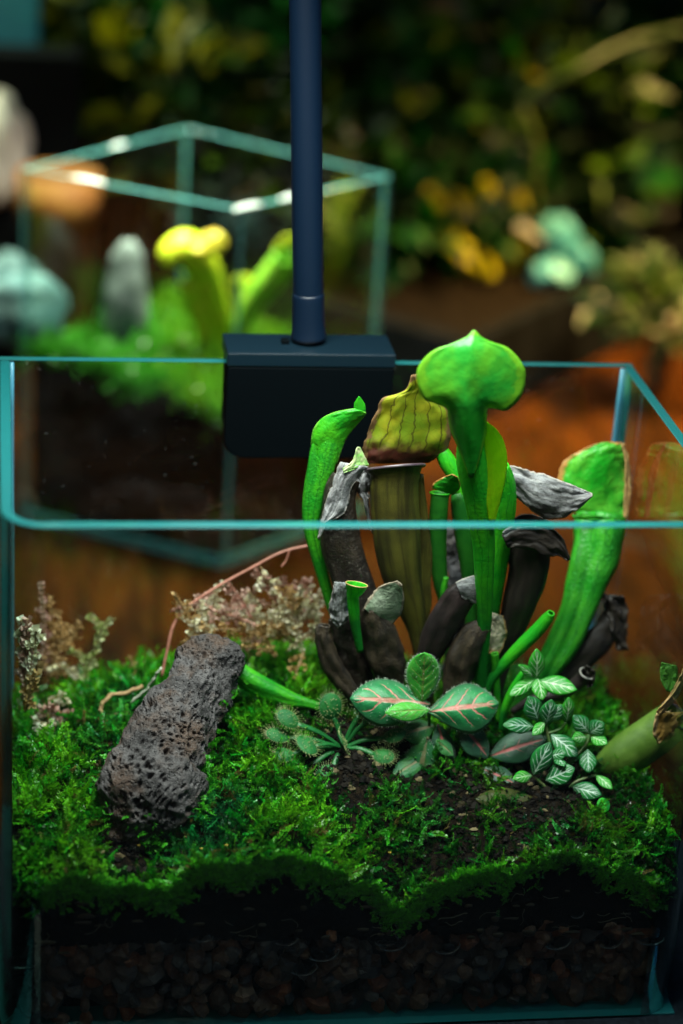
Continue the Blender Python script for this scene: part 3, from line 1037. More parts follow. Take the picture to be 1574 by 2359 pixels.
# -- A: tall bright pitcher in front
p = pitcher([(1080, 985, 30), (1083, 1015, 56), (1089, 1070, 71), (1103, 1160, 60), (1114, 1246, 51), (1116, 1341, 41), (1116, 1437, 31), (1107, 1564, 24), (1105, 1650, 22)],
            4.9, 6.6, G1, 'tall bright green pitcher standing in front', groove=0.10, n=60)
hood(p, [(1082, 1100, 1090, 1100), (1062, 1045, 1108, 1045), (1040, 995, 1120, 995, 995), (1033, 958, 1121, 958, 957), (1028, 940, 1124, 940, 934), (1004, 929, 1142, 940, 912), (980, 920, 1168, 944, 890), (965, 893, 1199, 914, 868), (960, 862, 1210, 878, 846),
          (969, 836, 1206, 842, 824), (997, 809, 1174, 804, 800), (1038, 793, 1138, 790, 786), (1072, 778, 1110, 776, 774), (1090, 761, 1094, 761, 761)],
     [4.72, 4.52, 4.33, 4.23, 4.17, 4.16, 4.16, 4.17, 4.2, 4.25, 4.34, 4.45, 4.56, 4.66], 0, GH, bulge=[0.4, 0.75, 1.0, 0.85, 0.45, 0.18, 0.04, 0.0, 0.0, 0.0, 0.0, 0.0, 0.0, 0.0], fold=0.26, wr=0.05, seed=2, n=60, m=34, label='rounded glossy green hood with a pointed tip')
hood(p, [(1112, 972, 1122, 972), (1112, 985, 1143, 988), (1112, 1015, 1160, 1014), (1112, 1052, 1168, 1052), (1114, 1097, 1166, 1097), (1120, 1153, 1153, 1153), (1128, 1205, 1140, 1205)],
     4.9, 5.2, GY, name='wing', bulge=0.3, wr=0.03, label='yellow green wing along the side of the tall pitcher')
# -- P2: green pitcher right behind it
pitcher([(1152, 1075, 40), (1162, 1110, 48), (1163, 1160, 52), (1158, 1220, 46), (1150, 1290, 42), (1140, 1370, 34), (1132, 1460, 24), (1125, 1600, 18)], 6.5, 7.2, G1, 'green pitcher half hidden behind the tall one')
# -- B: slim green pitcher at the left with a curled tip
p = pitcher([(762, 985, 50), (754, 1010, 62), (746, 1045, 64), (739, 1080, 61), (729, 1120, 55), (721, 1165, 48), (717, 1215, 34), (731, 1280, 28), (752, 1354, 24), (772, 1420, 20), (830, 1560, 16)],
            8.25, 7.6, G2, 'slim green pitcher leaning left with a curled tip', groove=0.3, n=64, flat=0.6)
hood(p, [(716, 1068, 776, 1070), (717, 1035, 787, 1038), (718, 1010, 797, 1012), (724, 985, 808, 996), (742, 964, 819, 982), (768, 951, 829, 971), (798, 944, 837, 961), (822, 942, 842, 954), (838, 949, 844, 951)],
     7.95, 7.9, leafy('green flared mouth with a pale rim', (0.010, 0.30, 0.012), (0.07, 0.46, 0.012), 0.4, 0.35, margin=(0.16, 0.52, 0.05), mw=0.05, bscale=10, bump=0.04), name='flared_mouth', bulge=0.45, wr=0.05, seed=11, n=40, m=24)
hood(p, [(822, 962, 840, 958), (817, 945, 842, 946), (816, 932, 841, 934), (820, 923, 836, 924), (827, 913, 829, 914)], 7.95, 7.9, G1, bulge=0.5, label='small curled leafy tip')
# -- C: big olive pitcher with the veined hood
p = pitcher([(910, 1078, 134), (910, 1092, 116), (908, 1130, 112), (912, 1200, 110), (918, 1270, 104), (930, 1340, 86), (948, 1400, 62), (962, 1460, 38), (975, 1540, 30), (990, 1630, 24)],
            7.4, 7.4, OL, 'broad olive brown pitcher with the big veined hood', lip=LIPM, lr=0.05, mouth=-0.42, n=60, flat=0.8)
hood(p, [(842, 1068, 986, 1066), (835, 1050, 1000, 1058), (836, 1027, 1026, 1042), (847, 1002, 1038, 1008), (854, 974, 1038, 966), (870, 945, 1030, 936), (880, 918, 1018, 915), (914, 908, 1005, 895), (938, 894, 990, 878), (948, 866, 966, 860)],
     7.9, 7.3, HC, bulge=0.35, wr=0.14, seed=4, rag=0.05, n=44, m=40, label='yellow green hood with dark red veins and a red brown throat')
hood(p, [(790, 1080, 792, 1090), (812, 1062, 815, 1082), (822, 1032, 838, 1074), (830, 1030, 850, 1072)], 7.0, 7.3, LIPG, name='lip_flap', wr=0.05, label='pale green flap of the lip')
hood(p, [(960, 1090, 976, 1092), (962, 1150, 982, 1150), (968, 1220, 991, 1230), (970, 1290, 996, 1290), (966, 1345, 992, 1345), (966, 1400, 994, 1395), (970, 1450, 978, 1450)], 7.4, 7.5, OL, name='wing', wr=0.03)
# -- D: dead dark pitcher left of it
p = pitcher([(800, 1100, 62), (786, 1135, 72), (782, 1185, 76), (783, 1240, 84), (797, 1300, 92), (815, 1354, 95), (838, 1410, 88), (864, 1470, 68), (892, 1550, 42), (930, 1640, 30)],
            7.6, 7.3, DK, 'dead dark brown pitcher under a torn grey hood', wr=0.2, flat=0.65, groove=0.15, seed=1, mouth=-0.2)
hood(p, [(785, 1064, 850, 1076), (772, 1098, 815, 1112), (760, 1130, 806, 1146), (750, 1160, 801, 1166), (743, 1188, 786, 1188), (737, 1215, 754, 1204), (732, 1242, 738, 1238)], 7.1, 6.9, GRY, wr=0.14, seed=3, rag=0.2, bulge=0.5, label='torn papery grey hood')
hood(p, [(812, 1085, 860, 1080), (806, 1100, 858, 1106), (815, 1125, 852, 1135), (836, 1150, 850, 1160), (846, 1195, 858, 1230)], 7.8, 7.6, GRY, name='torn_flap', wr=0.2, seed=6, rag=0.3)
# -- E: small dead pitcher with a grey green hood
p = pitcher([(858, 1398, 44), (866, 1432, 72), (877, 1478, 84), (890, 1520, 84), (902, 1560, 60), (915, 1620, 36)], 6.5, 6.8, OLG, 'short grey brown pitcher with a grey green hood', wr=0.22, flat=0.6, groove=0.2, seed=8)
hood(p, [(838, 1402, 880, 1436), (848, 1382, 902, 1436), (866, 1358, 925, 1412), (886, 1346, 930, 1376), (916, 1338, 926, 1346)], 6.35, 6.1, GRG, rag=0.08, wr=0.05, seed=2, bulge=0.3, label='pale grey green ear shaped hood')
# -- F: dead pitcher with a crumpled grey hood
p = pitcher([(786, 1420, 52), (794, 1460, 62), (806, 1505, 66), (826, 1550, 58), (855, 1620, 36)], 6.9, 6.9, DK, 'short blackened pitcher with a crumpled grey hood', wr=0.28, flat=0.6, groove=0.2, seed=4)
hood(p, [(771, 1340, 796, 1342), (764, 1372, 808, 1362), (758, 1405, 804, 1396), (764, 1428, 802, 1424), (776, 1448, 790, 1440)], 6.4, 6.4, GRY, wr=0.16, seed=9, rag=0.15, bulge=0.3, label='crumpled grey hood')
# -- G1: little green trumpet between them
p = pitcher([(822, 1346, 50), (819, 1356, 42), (814, 1372, 27), (815, 1400, 25), (819, 1440, 21), (830, 1500, 14)], 6.1, 6.3, G1, 'small fresh green trumpet', mouth=-0.42, lip=TAN, lr=0.018)
# -- G: leftmost grey one
pitcher([(748, 1440, 26), (745, 1458, 34), (748, 1485, 40), (762, 1525, 42), (786, 1565, 40), (818, 1605, 30), (850, 1650, 22)], 6.6, 6.6, OLG, 'leftmost withered grey pitcher bending outward', wr=0.3, seed=12, groove=0.3, flat=0.6)
# -- H: purple brown one bending right
p = pitcher([(1078, 1348, 44), (1060, 1372, 68), (1042, 1402, 74), (1020, 1440, 76), (1000, 1482, 66), (985, 1530, 48), (980, 1600, 32)], 6.2, 6.8, PU, 'purple brown pitcher arching right', groove=0.22, wr=0.12, seed=15, flat=0.7)
hood(p, [(1050, 1342, 1064, 1376), (1064, 1334, 1080, 1386), (1082, 1328, 1096, 1390), (1098, 1326, 1112, 1388), (1112, 1336, 1118, 1376)], 5.95, 6.0, GRY, wr=0.05, seed=5, bulge=0.3, label='pale blue grey hood')
# -- I: olive grey one with a tan hood
p = pitcher([(1118, 1438, 40), (1092, 1462, 66), (1070, 1508, 76), (1058, 1555, 66), (1048, 1605, 50), (1040, 1660, 36)], 6.2, 6.5, OLG, 'olive grey pitcher behind the pink veined leaves', wr=0.2, flat=0.65, groove=0.2, seed=3)
hood(p, [(1130, 1410, 1160, 1420), (1126, 1430, 1164, 1436), (1124, 1458, 1168, 1456), (1124, 1482, 1162, 1482), (1124, 1506, 1148, 1514)], 6.7, 6.6, GRT, wr=0.08, seed=7, rag=0.12, bulge=0.4, label='ragged tan hood')
# -- J: black dead pitcher right
p = pitcher([(1228, 1208, 96), (1224, 1225, 92), (1221, 1270, 92), (1217, 1320, 88), (1200, 1380, 80), (1182, 1440, 62), (1164, 1500, 44), (1148, 1570, 32), (1130, 1650, 26)], 6.9, 7.2, BK, 'blackened pitcher with a large grey torn hood', wr=0.16, groove=0.15, seed=6, n=54)
hood(p, [(1168, 1070, 1180, 1136), (1195, 1076, 1208, 1160), (1225, 1086, 1234, 1184), (1256, 1093, 1268, 1196), (1300, 1110, 1308, 1188), (1335, 1124, 1338, 1168), (1364, 1137, 1366, 1142)], 7.0, 6.3, GRY, wr=0.15, seed=14, rag=0.12, bulge=0.25, m=30, n=40, label='large torn slate grey hood')
hood(p, [(1156, 1232, 1170, 1262), (1180, 1210, 1192, 1262), (1225, 1202, 1230, 1268), (1266, 1214, 1262, 1282), (1296, 1240, 1286, 1280), (1314, 1288, 1308, 1292)], 6.2, 6.3, BK, name='collar', wr=0.14, seed=21, rag=0.12, label='curled black collar of the mouth')
hood(p, [(1158, 1226, 1162, 1238), (1180, 1208, 1186, 1222), (1206, 1206, 1212, 1214), (1232, 1208, 1236, 1214)], 6.0, 6.0, GRY, name='torn_flap', wr=0.06, seed=2)
# -- K: broad green pitcher at the right
p = pitcher([(1386, 1188, 112), (1382, 1220, 114), (1374, 1262, 112), (1362, 1305, 108), (1348, 1355, 92), (1330, 1410, 80), (1302, 1475, 76), (1268, 1530, 62), (1232, 1580, 46), (1180, 1650, 30)], 9.2, 7.0, leafy('mottled green pitcher', (0.010, 0.30, 0.014), (0.06, 0.42, 0.02), 0.42, 0.28, bscale=8, bump=0.05, scale=1.0, streak=(0.014, 0.20, 0.014), veins=(0.008, 0.17, 0.01), vfreq=9, speck=(0.05, 0.40, 0.05)), 'broad bright green pitcher leaning right', groove=0.4, wr=0.14, seed=2, n=60)
hood(p, [(1330, 1192, 1446, 1196), (1304, 1160, 1450, 1160), (1284, 1112, 1454, 1118), (1298, 1066, 1452, 1080), (1334, 1040, 1448, 1052), (1374, 1022, 1442, 1034), (1410, 1018, 1438, 1022)], 9.3, 9.7, KH, bulge=0.2, fold=0.1, wr=0.12, seed=8, rag=0.06, n=40, m=34, label='green hood with a withered tan margin')
hood(p, [(1432, 1024, 1438, 1020), (1440, 1060, 1450, 1064), (1441, 1110, 1453, 1112), (1438, 1150, 1450, 1158), (1436, 1192, 1445, 1196)], 9.2, 9.0, TAN, name='dry_margin', wr=0.12, seed=3, rag=0.3, label='curled dry tan margin')
hood(p, [(1318, 1186, 1322, 1196), (1350, 1184, 1352, 1198), (1390, 1190, 1392, 1204), (1430, 1194, 1432, 1206)], 8.5, 8.5, G2, name='lip', wr=0.05)
# -- L: dark dead pitcher far right
p = pitcher([(1418, 1396, 36), (1404, 1440, 56), (1372, 1482, 66), (1325, 1525, 64), (1280, 1570, 48), (1220, 1640, 30)], 8.2, 7.6, BK, 'dead black pitcher lying out to the right', wr=0.3, flat=0.6, seed=9)
hood(p, [(1384, 1368, 1436, 1372), (1392, 1396, 1446, 1400), (1402, 1430, 1446, 1440), (1412, 1470, 1444, 1480), (1424, 1500, 1450, 1496)], 8.0, 7.8, DK, wr=0.25, seed=31, rag=0.3, label='ragged dark grey hood')
# -- M, N and thin stems
pitcher([(1270, 1412, 16), (1262, 1424, 26), (1240, 1450, 30), (1202, 1488, 30), (1166, 1525, 24), (1130, 1572, 18), (1110, 1640, 14)], 6.0, 6.5, G1, 'slender young green pitcher slanting right')
pitcher([(1206, 1548, 10), (1192, 1572, 16), (1176, 1602, 18), (1162, 1640, 15), (1156, 1680, 12)], 5.7, 5.9, G1, 'slender young green shoot')
pitcher([(1140, 1505, 16), (1142, 1550, 16), (1146, 1600, 14), (1148, 1660, 12)], 6.4, 6.4, G2, None)
# -- O: green pitcher lying to the left
p = pitcher([(538, 1524, 22), (546, 1540, 38), (568, 1562, 48), (602, 1582, 48), (640, 1600, 42), (680, 1614, 30), (720, 1624, 20), (800, 1650, 16)], 7.2, 6.6, G2, 'green pitcher lying over the moss to the left', groove=0.22)
hood(p, [(532, 1520, 552, 1518), (536, 1530, 556, 1530), (544, 1544, 556, 1542)], 6.75, 6.75, TAN, name='dry_tip', wr=0.04)
# -- Q: small dead pipe
p = pitcher([(1352, 1552, 34), (1340, 1566, 32), (1310, 1588, 28), (1270, 1602, 24), (1225, 1612, 18), (1180, 1640, 14)], 5.9, 6.4, PU, 'small dead purple pipe with a pale mouth', lip=GRY, lr=0.03, wr=0.1, seed=5)
hood(p, [(1344, 1540, 1352, 1532), (1352, 1560, 1372, 1550), (1352, 1585, 1366, 1582)], 5.8, 5.8, DK, wr=0.1, seed=17)
# -- R, S, T: green pitchers at the back
pitcher([(1018, 1040, 30), (1030, 1062, 38), (1050, 1095, 36), (1068, 1135, 32), (1080, 1190, 26), (1085, 1300, 22), (1080, 1500, 18)], 8.2, 7.8, G1, 'green pitcher crossing behind the tall one')
p = pitcher([(1014, 1136, 44), (1013, 1150, 40), (1010, 1200, 40), (1009, 1270, 38), (1015, 1340, 32), (1025, 1400, 24), (1040, 1560, 18)], 7.7, 7.5, G3, 'dark green pitcher with a small lid', lip=G2, lr=0.03)
hood(p, [(994, 1124, 1044, 1140), (1000, 1112, 1060, 1124), (1022, 1099, 1060, 1110), (1042, 1092, 1054, 1098)], 7.6, 7.3, leafy('small green lid', (0.012, 0.22, 0.012), (0.03, 0.32, 0.012), margin=(0.45, 0.24, 0.06), mw=0.08), bulge=0.4, wr=0.04, label='small lid with a dry brown tip')
pitcher([(1056, 1135, 30), (1060, 1160, 40), (1070, 1230, 44), (1080, 1310, 36), (1086, 1400, 26), (1085, 1560, 18)], 8.0, 7.6, G3, None)
pitcher([(1028, 1330, 10), (1022, 1370, 14), (1030, 1430, 14), (1040, 1520, 12)], 7.3, 7.2, G2, None)

# -- the separate pitcher in the right corner
corner = thing('pitcher_plant', at(1395, 1770, 4.8), 'stout olive green pitcher with an ochre torn hood leaning against the right glass', 'pitcher plant')
PB = leafy('olive green dark sided pitcher', (0.06, 0.13, 0.012), (0.12, 0.22, 0.03), 0.45, 0.12, bscale=26, bump=0.03)
p = pitcher([(1560, 1650, 84), (1540, 1668, 92), (1508, 1694, 98), (1470, 1720, 98), (1430, 1745, 88), (1398, 1764, 64), (1372, 1780, 40)], 4.4, 4.9, PB, None, plant=corner, lip=LIPM, lr=0.04, n=40)
hood(p, [(1520, 1632, 1600, 1668), (1512, 1645, 1590, 1640), (1505, 1690, 1580, 1640), (1518, 1714, 1570, 1668)][::-1], 3.7, 3.8, PH, wr=0.12, seed=4, rag=0.08, label='ochre torn hood with a pale edge')
hood(p, [(1512, 1640, 1522, 1650), (1544, 1600, 1556, 1612), (1566, 1560, 1580, 1570), (1580, 1528, 1590, 1534)], 3.55, 3.6, TAN, name='dry_margin', wr=0.1, seed=9, rag=0.2)
hood(p, [(1524, 1526, 1560, 1534), (1521, 1546, 1562, 1552), (1524, 1570, 1556, 1574), (1536, 1592, 1548, 1596)], 4.2, 4.1, leafy('bumpy green hood', (0.03, 0.17, 0.012), (0.09, 0.30, 0.02), bscale=30, bump=0.08), name='hood_back', wr=0.06, seed=2)


# ================================================================ LEAVES
def leaf_mesh(A, B, wcm, nrm=(0, -0.45, 0.9), fold=0.25, curl=0.12, belly=0.5, n=16, m=13, power=0.8, puck=0.0, k=5, seed=0):
    A, B = np.asarray(A, float), np.asarray(B, float)
    ax = B - A
    L = np.linalg.norm(ax)
    d = ax / L
    nn = unit(np.array(nrm, float) - d * np.dot(nrm, d))
    sd = np.cross(d, nn)
    V, U = [], []
    for i in range(n):
        t = i / (n - 1)
        tt = t ** (math.log(0.5) / math.log(belly))
        w = wcm / 2 * max(math.sin(math.pi * tt), 0.0) ** power
        w = max(w, 0.012)
        for j in range(m):
            s = 2 * j / (m - 1) - 1
            h = fold * abs(s) * w - curl * L * (t - 0.3) ** 2 * 1.2 - 0.18 * w * s * s * 2
            if puck:
                h += puck * abs(math.sin(math.pi * k * (t - 0.28 * abs(s)))) * (1 - s * s) * min(1, 4 * t * (1 - t) * 2)
            h += 0.03 * wcm * noise.noise(Vector((t * 4, s * 2, seed)))
            V.append(A + d * L * t + sd * s * w + nn * h)
            U.append((t, j / (m - 1)))
    return np.array(V), grid_faces(n, m), np.array(U)


def add_leaf(plant, mat, b, tp, wpx, name='leaf', thick=0.02, **kw):
    A, B = at(*b), at(*tp)
    V, F, U = leaf_mesh(A, B, px2cm(wpx, A), **kw)
    o = mk(name, V, F, mat, plant, uv=U)
    solid(o, thick)
    return o, V


def fringe(leaf, V, n, m, mat, L=0.07, dens=1, seed=0):
    """soft hairs along the leaf edge and over the blade"""
    r = np.random.default_rng(seed)
    acc = Acc()
    G = V.reshape(n, m, 3)
    pts = []
    for i in range(1, n):
        for j in (0, m - 1):
            for q in range(3):
                f = r.random()
                P = G[i - 1, j] * (1 - f) + G[i, j] * f
                out = unit(G[i, j] - G[i, m // 2])
                pts.append((P, out + r.normal(0, .25, 3) + [0, 0, .3]))
    for q in range(int(60 * dens)):
        i, j = r.integers(1, n - 1), r.integers(1, m - 1)
        nn = unit(np.cross(G[i + 1, j] - G[i, j], G[i, j + 1] - G[i, j]))
        if nn[2] < 0: nn = -nn
        pts.append((G[i, j], nn + r.normal(0, .35, 3)))
    for P, d in pts:
        d = unit(d) * L * r.uniform(0.6, 1.3)
        a = unit(np.cross(d, [0.3, 0.8, 0.5])) * 0.006
        b = unit(np.cross(d, a)) * 0.006
        acc.add([P + a, P - a * .5 + b, P - a * .5 - b, P + d], [[0, 1, 3], [1, 2, 3], [2, 0, 3]])
    return acc.mk('hairs', mat, leaf)


HAIR = plain('pale leaf hair', (0.45, 0.55, 0.42), 0.5)
PINKD = veined('dark green leaf with pink veins', (0.006, 0.15, 0.045), (0.012, 0.22, 0.055), (0.60, 0.19, 0.16), k=4.6, slope=0.6, vw=0.09, mid=0.12, edge=(0.02, 0.13, 0.045), hairy=0.2, reach=0.8)
PINKG = veined('young green quilted leaf', (0.018, 0.28, 0.014), (0.05, 0.36, 0.02), (0.16, 0.22, 0.03), k=6, slope=0.6, vw=0.08, mid=0.09, hairy=0.4)
PINKK = veined('deep green leaf with a pink midrib', (0.008, 0.05, 0.025), (0.014, 0.085, 0.035), (0.50, 0.11, 0.11), k=4, slope=0.6, vw=0.03, mid=0.13, hairy=0.3, reach=0.5)  # darker leaf green, pink mainly along the midrib
PINKO = veined('olive leaf with a tan midrib', (0.010, 0.13, 0.035), (0.03, 0.17, 0.03), (0.22, 0.18, 0.08), k=4, slope=0.6, vw=0.03, mid=0.14, hairy=0.4, reach=0.5)

pk = thing('pink_veined_plant', at(995, 1715, 5.3), 'hairy leaved plant with pink veins in front of the pitchers', 'plant')
PKL = [((992, 1622, 4.9), (812, 1606, 4.75), 112, PINKD, dict(nrm=(0.1, -0.75, 0.65), belly=0.55, curl=0.16, fold=-0.12, puck=0.06), 1),
       ((972, 1618, 4.9), (978, 1500, 5.0), 76, PINKG, dict(nrm=(-0.1, -0.95, 0.2), belly=0.55, curl=-0.1, fold=0.15, puck=0.05, k=6, power=0.6), 1),
       ((985, 1640, 4.8), (1150, 1618, 4.6), 118, PINKD, dict(nrm=(0.1, -0.75, 0.65), belly=0.58, curl=0.22, fold=-0.15, puck=0.06), 1),
       ((990, 1636, 4.6), (890, 1640, 4.3), 46, PINKG, dict(nrm=(0.0, -0.7, 0.7), belly=0.5, curl=0.1, fold=0.1, puck=0.04), 1),
       ((985, 1700, 4.7), (958, 1822, 4.2), 96, PINKO, dict(nrm=(-0.1, -0.85, 0.5), belly=0.6, curl=0.12, fold=-0.1, power=0.65), 1),
       ((1000, 1672, 5.0), (925, 1690, 4.9), 62, PINKO, dict(nrm=(0, -0.6, 0.8), curl=0.2, fold=-0.1), 0),
       ((1005, 1705, 4.7), (1046, 1740, 4.5), 34, PINKO, dict(nrm=(0.1, -0.7, 0.7), curl=0.1), 0),
       ((1062, 1668, 4.9), (1128, 1745, 4.5), 70, PINKK, dict(nrm=(0.2, -0.75, 0.6), curl=0.12, fold=0.2), 0),
       ((1128, 1742, 4.7), (1258, 1700, 4.5), 74, PINKK, dict(nrm=(0.0, -0.72, 0.7), curl=0.12, fold=0.2), 0),
       ((1010, 1668, 5.0), (1040, 1790, 4.3), 60, PINKK, dict(nrm=(0.1, -0.7, 0.7), curl=0.2, fold=0.1), 0),
       ((1090, 1755, 4.6), (1120, 1830, 4.0), 60, PINKK, dict(nrm=(0.0, -0.6, 0.8), curl=0.1), 0),
       ((1030, 1760, 4.5), (1075, 1850, 3.7), 58, PINKK, dict(nrm=(0.1, -0.6, 0.8), curl=0.12, fold=0.15), 0),
       ((1110, 1770, 4.4), (1190, 1805, 3.8), 54, PINKK, dict(nrm=(0.0, -0.6, 0.8), curl=0.12, fold=0.15), 0),
       ((985, 1740, 4.7), (900, 1790, 4.1), 48, PINKO, dict(nrm=(-0.1, -0.6, 0.8), curl=0.15, fold=0.1), 0),
       ((1010, 1770, 4.4), (1000, 1845, 3.7), 46, PINKK, dict(nrm=(0, -0.6, 0.8), curl=0.15, fold=0.1), 0)]
for i, (b, tp, w, m_, kw, fr) in enumerate(PKL):
    o, V = add_leaf(pk, m_, b, tp, w, n=20, m=17, seed=i, **kw)
    if fr: fringe(o, V, 20, 17, HAIR, 0.085, 1.2, i)
STEM = plain('reddish green stem', (0.03, 0.10, 0.02), 0.45, (0.09, 0.06, 0.03), 4)
for pts in ([(995, 1735, 5.3), (990, 1690, 5.1), (988, 1640, 4.95), (982, 1622, 4.95)], [(995, 1735, 5.3), (1030, 1690, 5.0), (1062, 1668, 4.9), (1128, 1742, 4.7)], [(995, 1735, 5.3), (988, 1712, 4.95), (985, 1700, 4.7)]):
    v, f = wire(crom([at(*q) for q in pts], 14), 0.05)
    mk('stem', v, f, STEM, pk)

# fittonia
FIT = veined('dark leaf with white veins', (0.010, 0.13, 0.035), (0.014, 0.19, 0.03), (0.62, 0.78, 0.66), k=5.2, slope=0.75, vw=0.125, mid=0.09, rough=0.4)
FIG = veined('young green leaf with white veins', (0.016, 0.26, 0.018), (0.04, 0.34, 0.02), (0.62, 0.80, 0.52), k=5.0, slope=0.75, vw=0.13, mid=0.11, rough=0.4)
fit = thing('white_veined_plant', at(1290, 1842, 3.4), 'small bushy plant with white veined leaves at the right of the tank', 'plant')
FL = [  # base, tip, width, young
    ((1236, 1566), (1239, 1500), 38, 1), ((1240, 1568), (1328, 1586), 46, 1), ((1238, 1560), (1252, 1610), 38, 1), ((1232, 1566), (1178, 1600), 30, 1), ((1230, 1560), (1203, 1534), 22, 1),
    ((1240, 1662), (1222, 1608), 46, 0), ((1258, 1670), (1272, 1616), 42, 0), ((1232, 1674), (1166, 1668), 36, 0), ((1256, 1664), (1232, 1690), 24, 1), ((1262, 1664), (1294, 1626), 36, 0),
    ((1304, 1666), (1314, 1612), 34, 1), ((1360, 1690), (1326, 1652), 38, 0), ((1352, 1698), (1324, 1700), 28, 1), ((1362, 1698), (1396, 1710), 30, 1), ((1358, 1690), (1388, 1668), 40, 0),
    ((1270, 1692), (1332, 1740), 46, 0), ((1354, 1726), (1357, 1778), 40, 0), ((1256, 1798), (1320, 1770), 52, 0), ((1316, 1812), (1384, 1830), 40, 0), ((1374, 1786), (1410, 1814), 26, 1),
    ((1228, 1788), (1266, 1716), 46, 0), ((1226, 1786), (1188, 1792), 28, 1), ((1256, 1838), (1182, 1896), 42, 0), ((1268, 1742), (1302, 1734), 32, 0), ((1280, 1746), (1300, 1760), 26, 0)]
def fitY(py): return 3.3 + (1845 - py) / 285 * 1.9
for i, (b, tp, w, yg) in enumerate(FL):
    Yb = fitY(b[1])
    Yt = Yb - 0.35 - 0.25 * (tp[1] > b[1]) + 0.25 * (tp[1] < b[1] - 30)
    add_leaf(fit, FIG if yg else FIT, (*b, Yb), (*tp, Yt), w * 1.05, nrm=(rng.normal(0, .12), -0.72, 0.66), fold=0.2, curl=0.16 + 0.1 * rng.random(), belly=0.52, power=0.85, n=14, m=11, puck=0.02, seed=i)
FST = plain('green stem of the white veined plant', (0.04, 0.13, 0.02), 0.5, (0.08, 0.09, 0.03), 4)
for pts in ([(1292, 1842, 3.4), (1256, 1812, 3.6), (1228, 1786, 3.75)], [(1292, 1842, 3.4), (1280, 1770, 3.9), (1262, 1690, 4.45), (1258, 1664, 4.55), (1245, 1610, 4.9), (1236, 1562, 5.2)],
            [(1280, 1770, 3.9), (1320, 1750, 4.0), (1350, 1715, 4.2), (1358, 1692, 4.35)], [(1292, 1842, 3.4), (1305, 1822, 3.5), (1330, 1800, 3.6), (1374, 1786, 3.7)], [(1262, 1690, 4.45), (1290, 1680, 4.5), (1304, 1664, 4.5)]):
    v, f = wire(crom([at(*q) for q in pts], 14), 0.045)
    mk('stem', v, f, FST, fit)

# sundew
SDW = leafy('sundew blade', (0.010, 0.12, 0.03), (0.02, 0.18, 0.03), 0.35, 0.25, bscale=30, bump=0.05, spec=0.4)
SDP = leafy('sundew stalk', (0.008, 0.10, 0.02), (0.014, 0.15, 0.03), 0.4, 0.2, spec=0.4)
TEN = plain('sundew tentacle', (0.26, 0.27, 0.11), 0.3, (0.12, 0.22, 0.06), 6)
sd = thing('sundew', at(792, 1722, 5.1), 'round rosette of a green sundew with sticky hairy pads beside the lava rock', 'plant')
SC = (790, 1722, 5.05)
PADS = [(a, b - 6, c - 0.12, d * 1.15, e_ * 1.15) for a, b, c, d, e_ in [(762, 1634, 5.4, 56, 46), (664, 1662, 5.2, 52, 34), (640, 1700, 5.0, 50, 30), (708, 1722, 4.6, 50, 46), (690, 1788, 4.3, 44, 34), (756, 1796, 4.2, 62, 48), (788, 1716, 4.7, 36, 34),
        (910, 1700, 4.9, 48, 28), (884, 1748, 4.6, 44, 30), (836, 1640, 5.5, 34, 24), (864, 1652, 5.4, 28, 20), (838, 1806, 4.2, 40, 30), (800, 1795, 4.3, 34, 26), (655, 1745, 4.6, 40, 30)]]
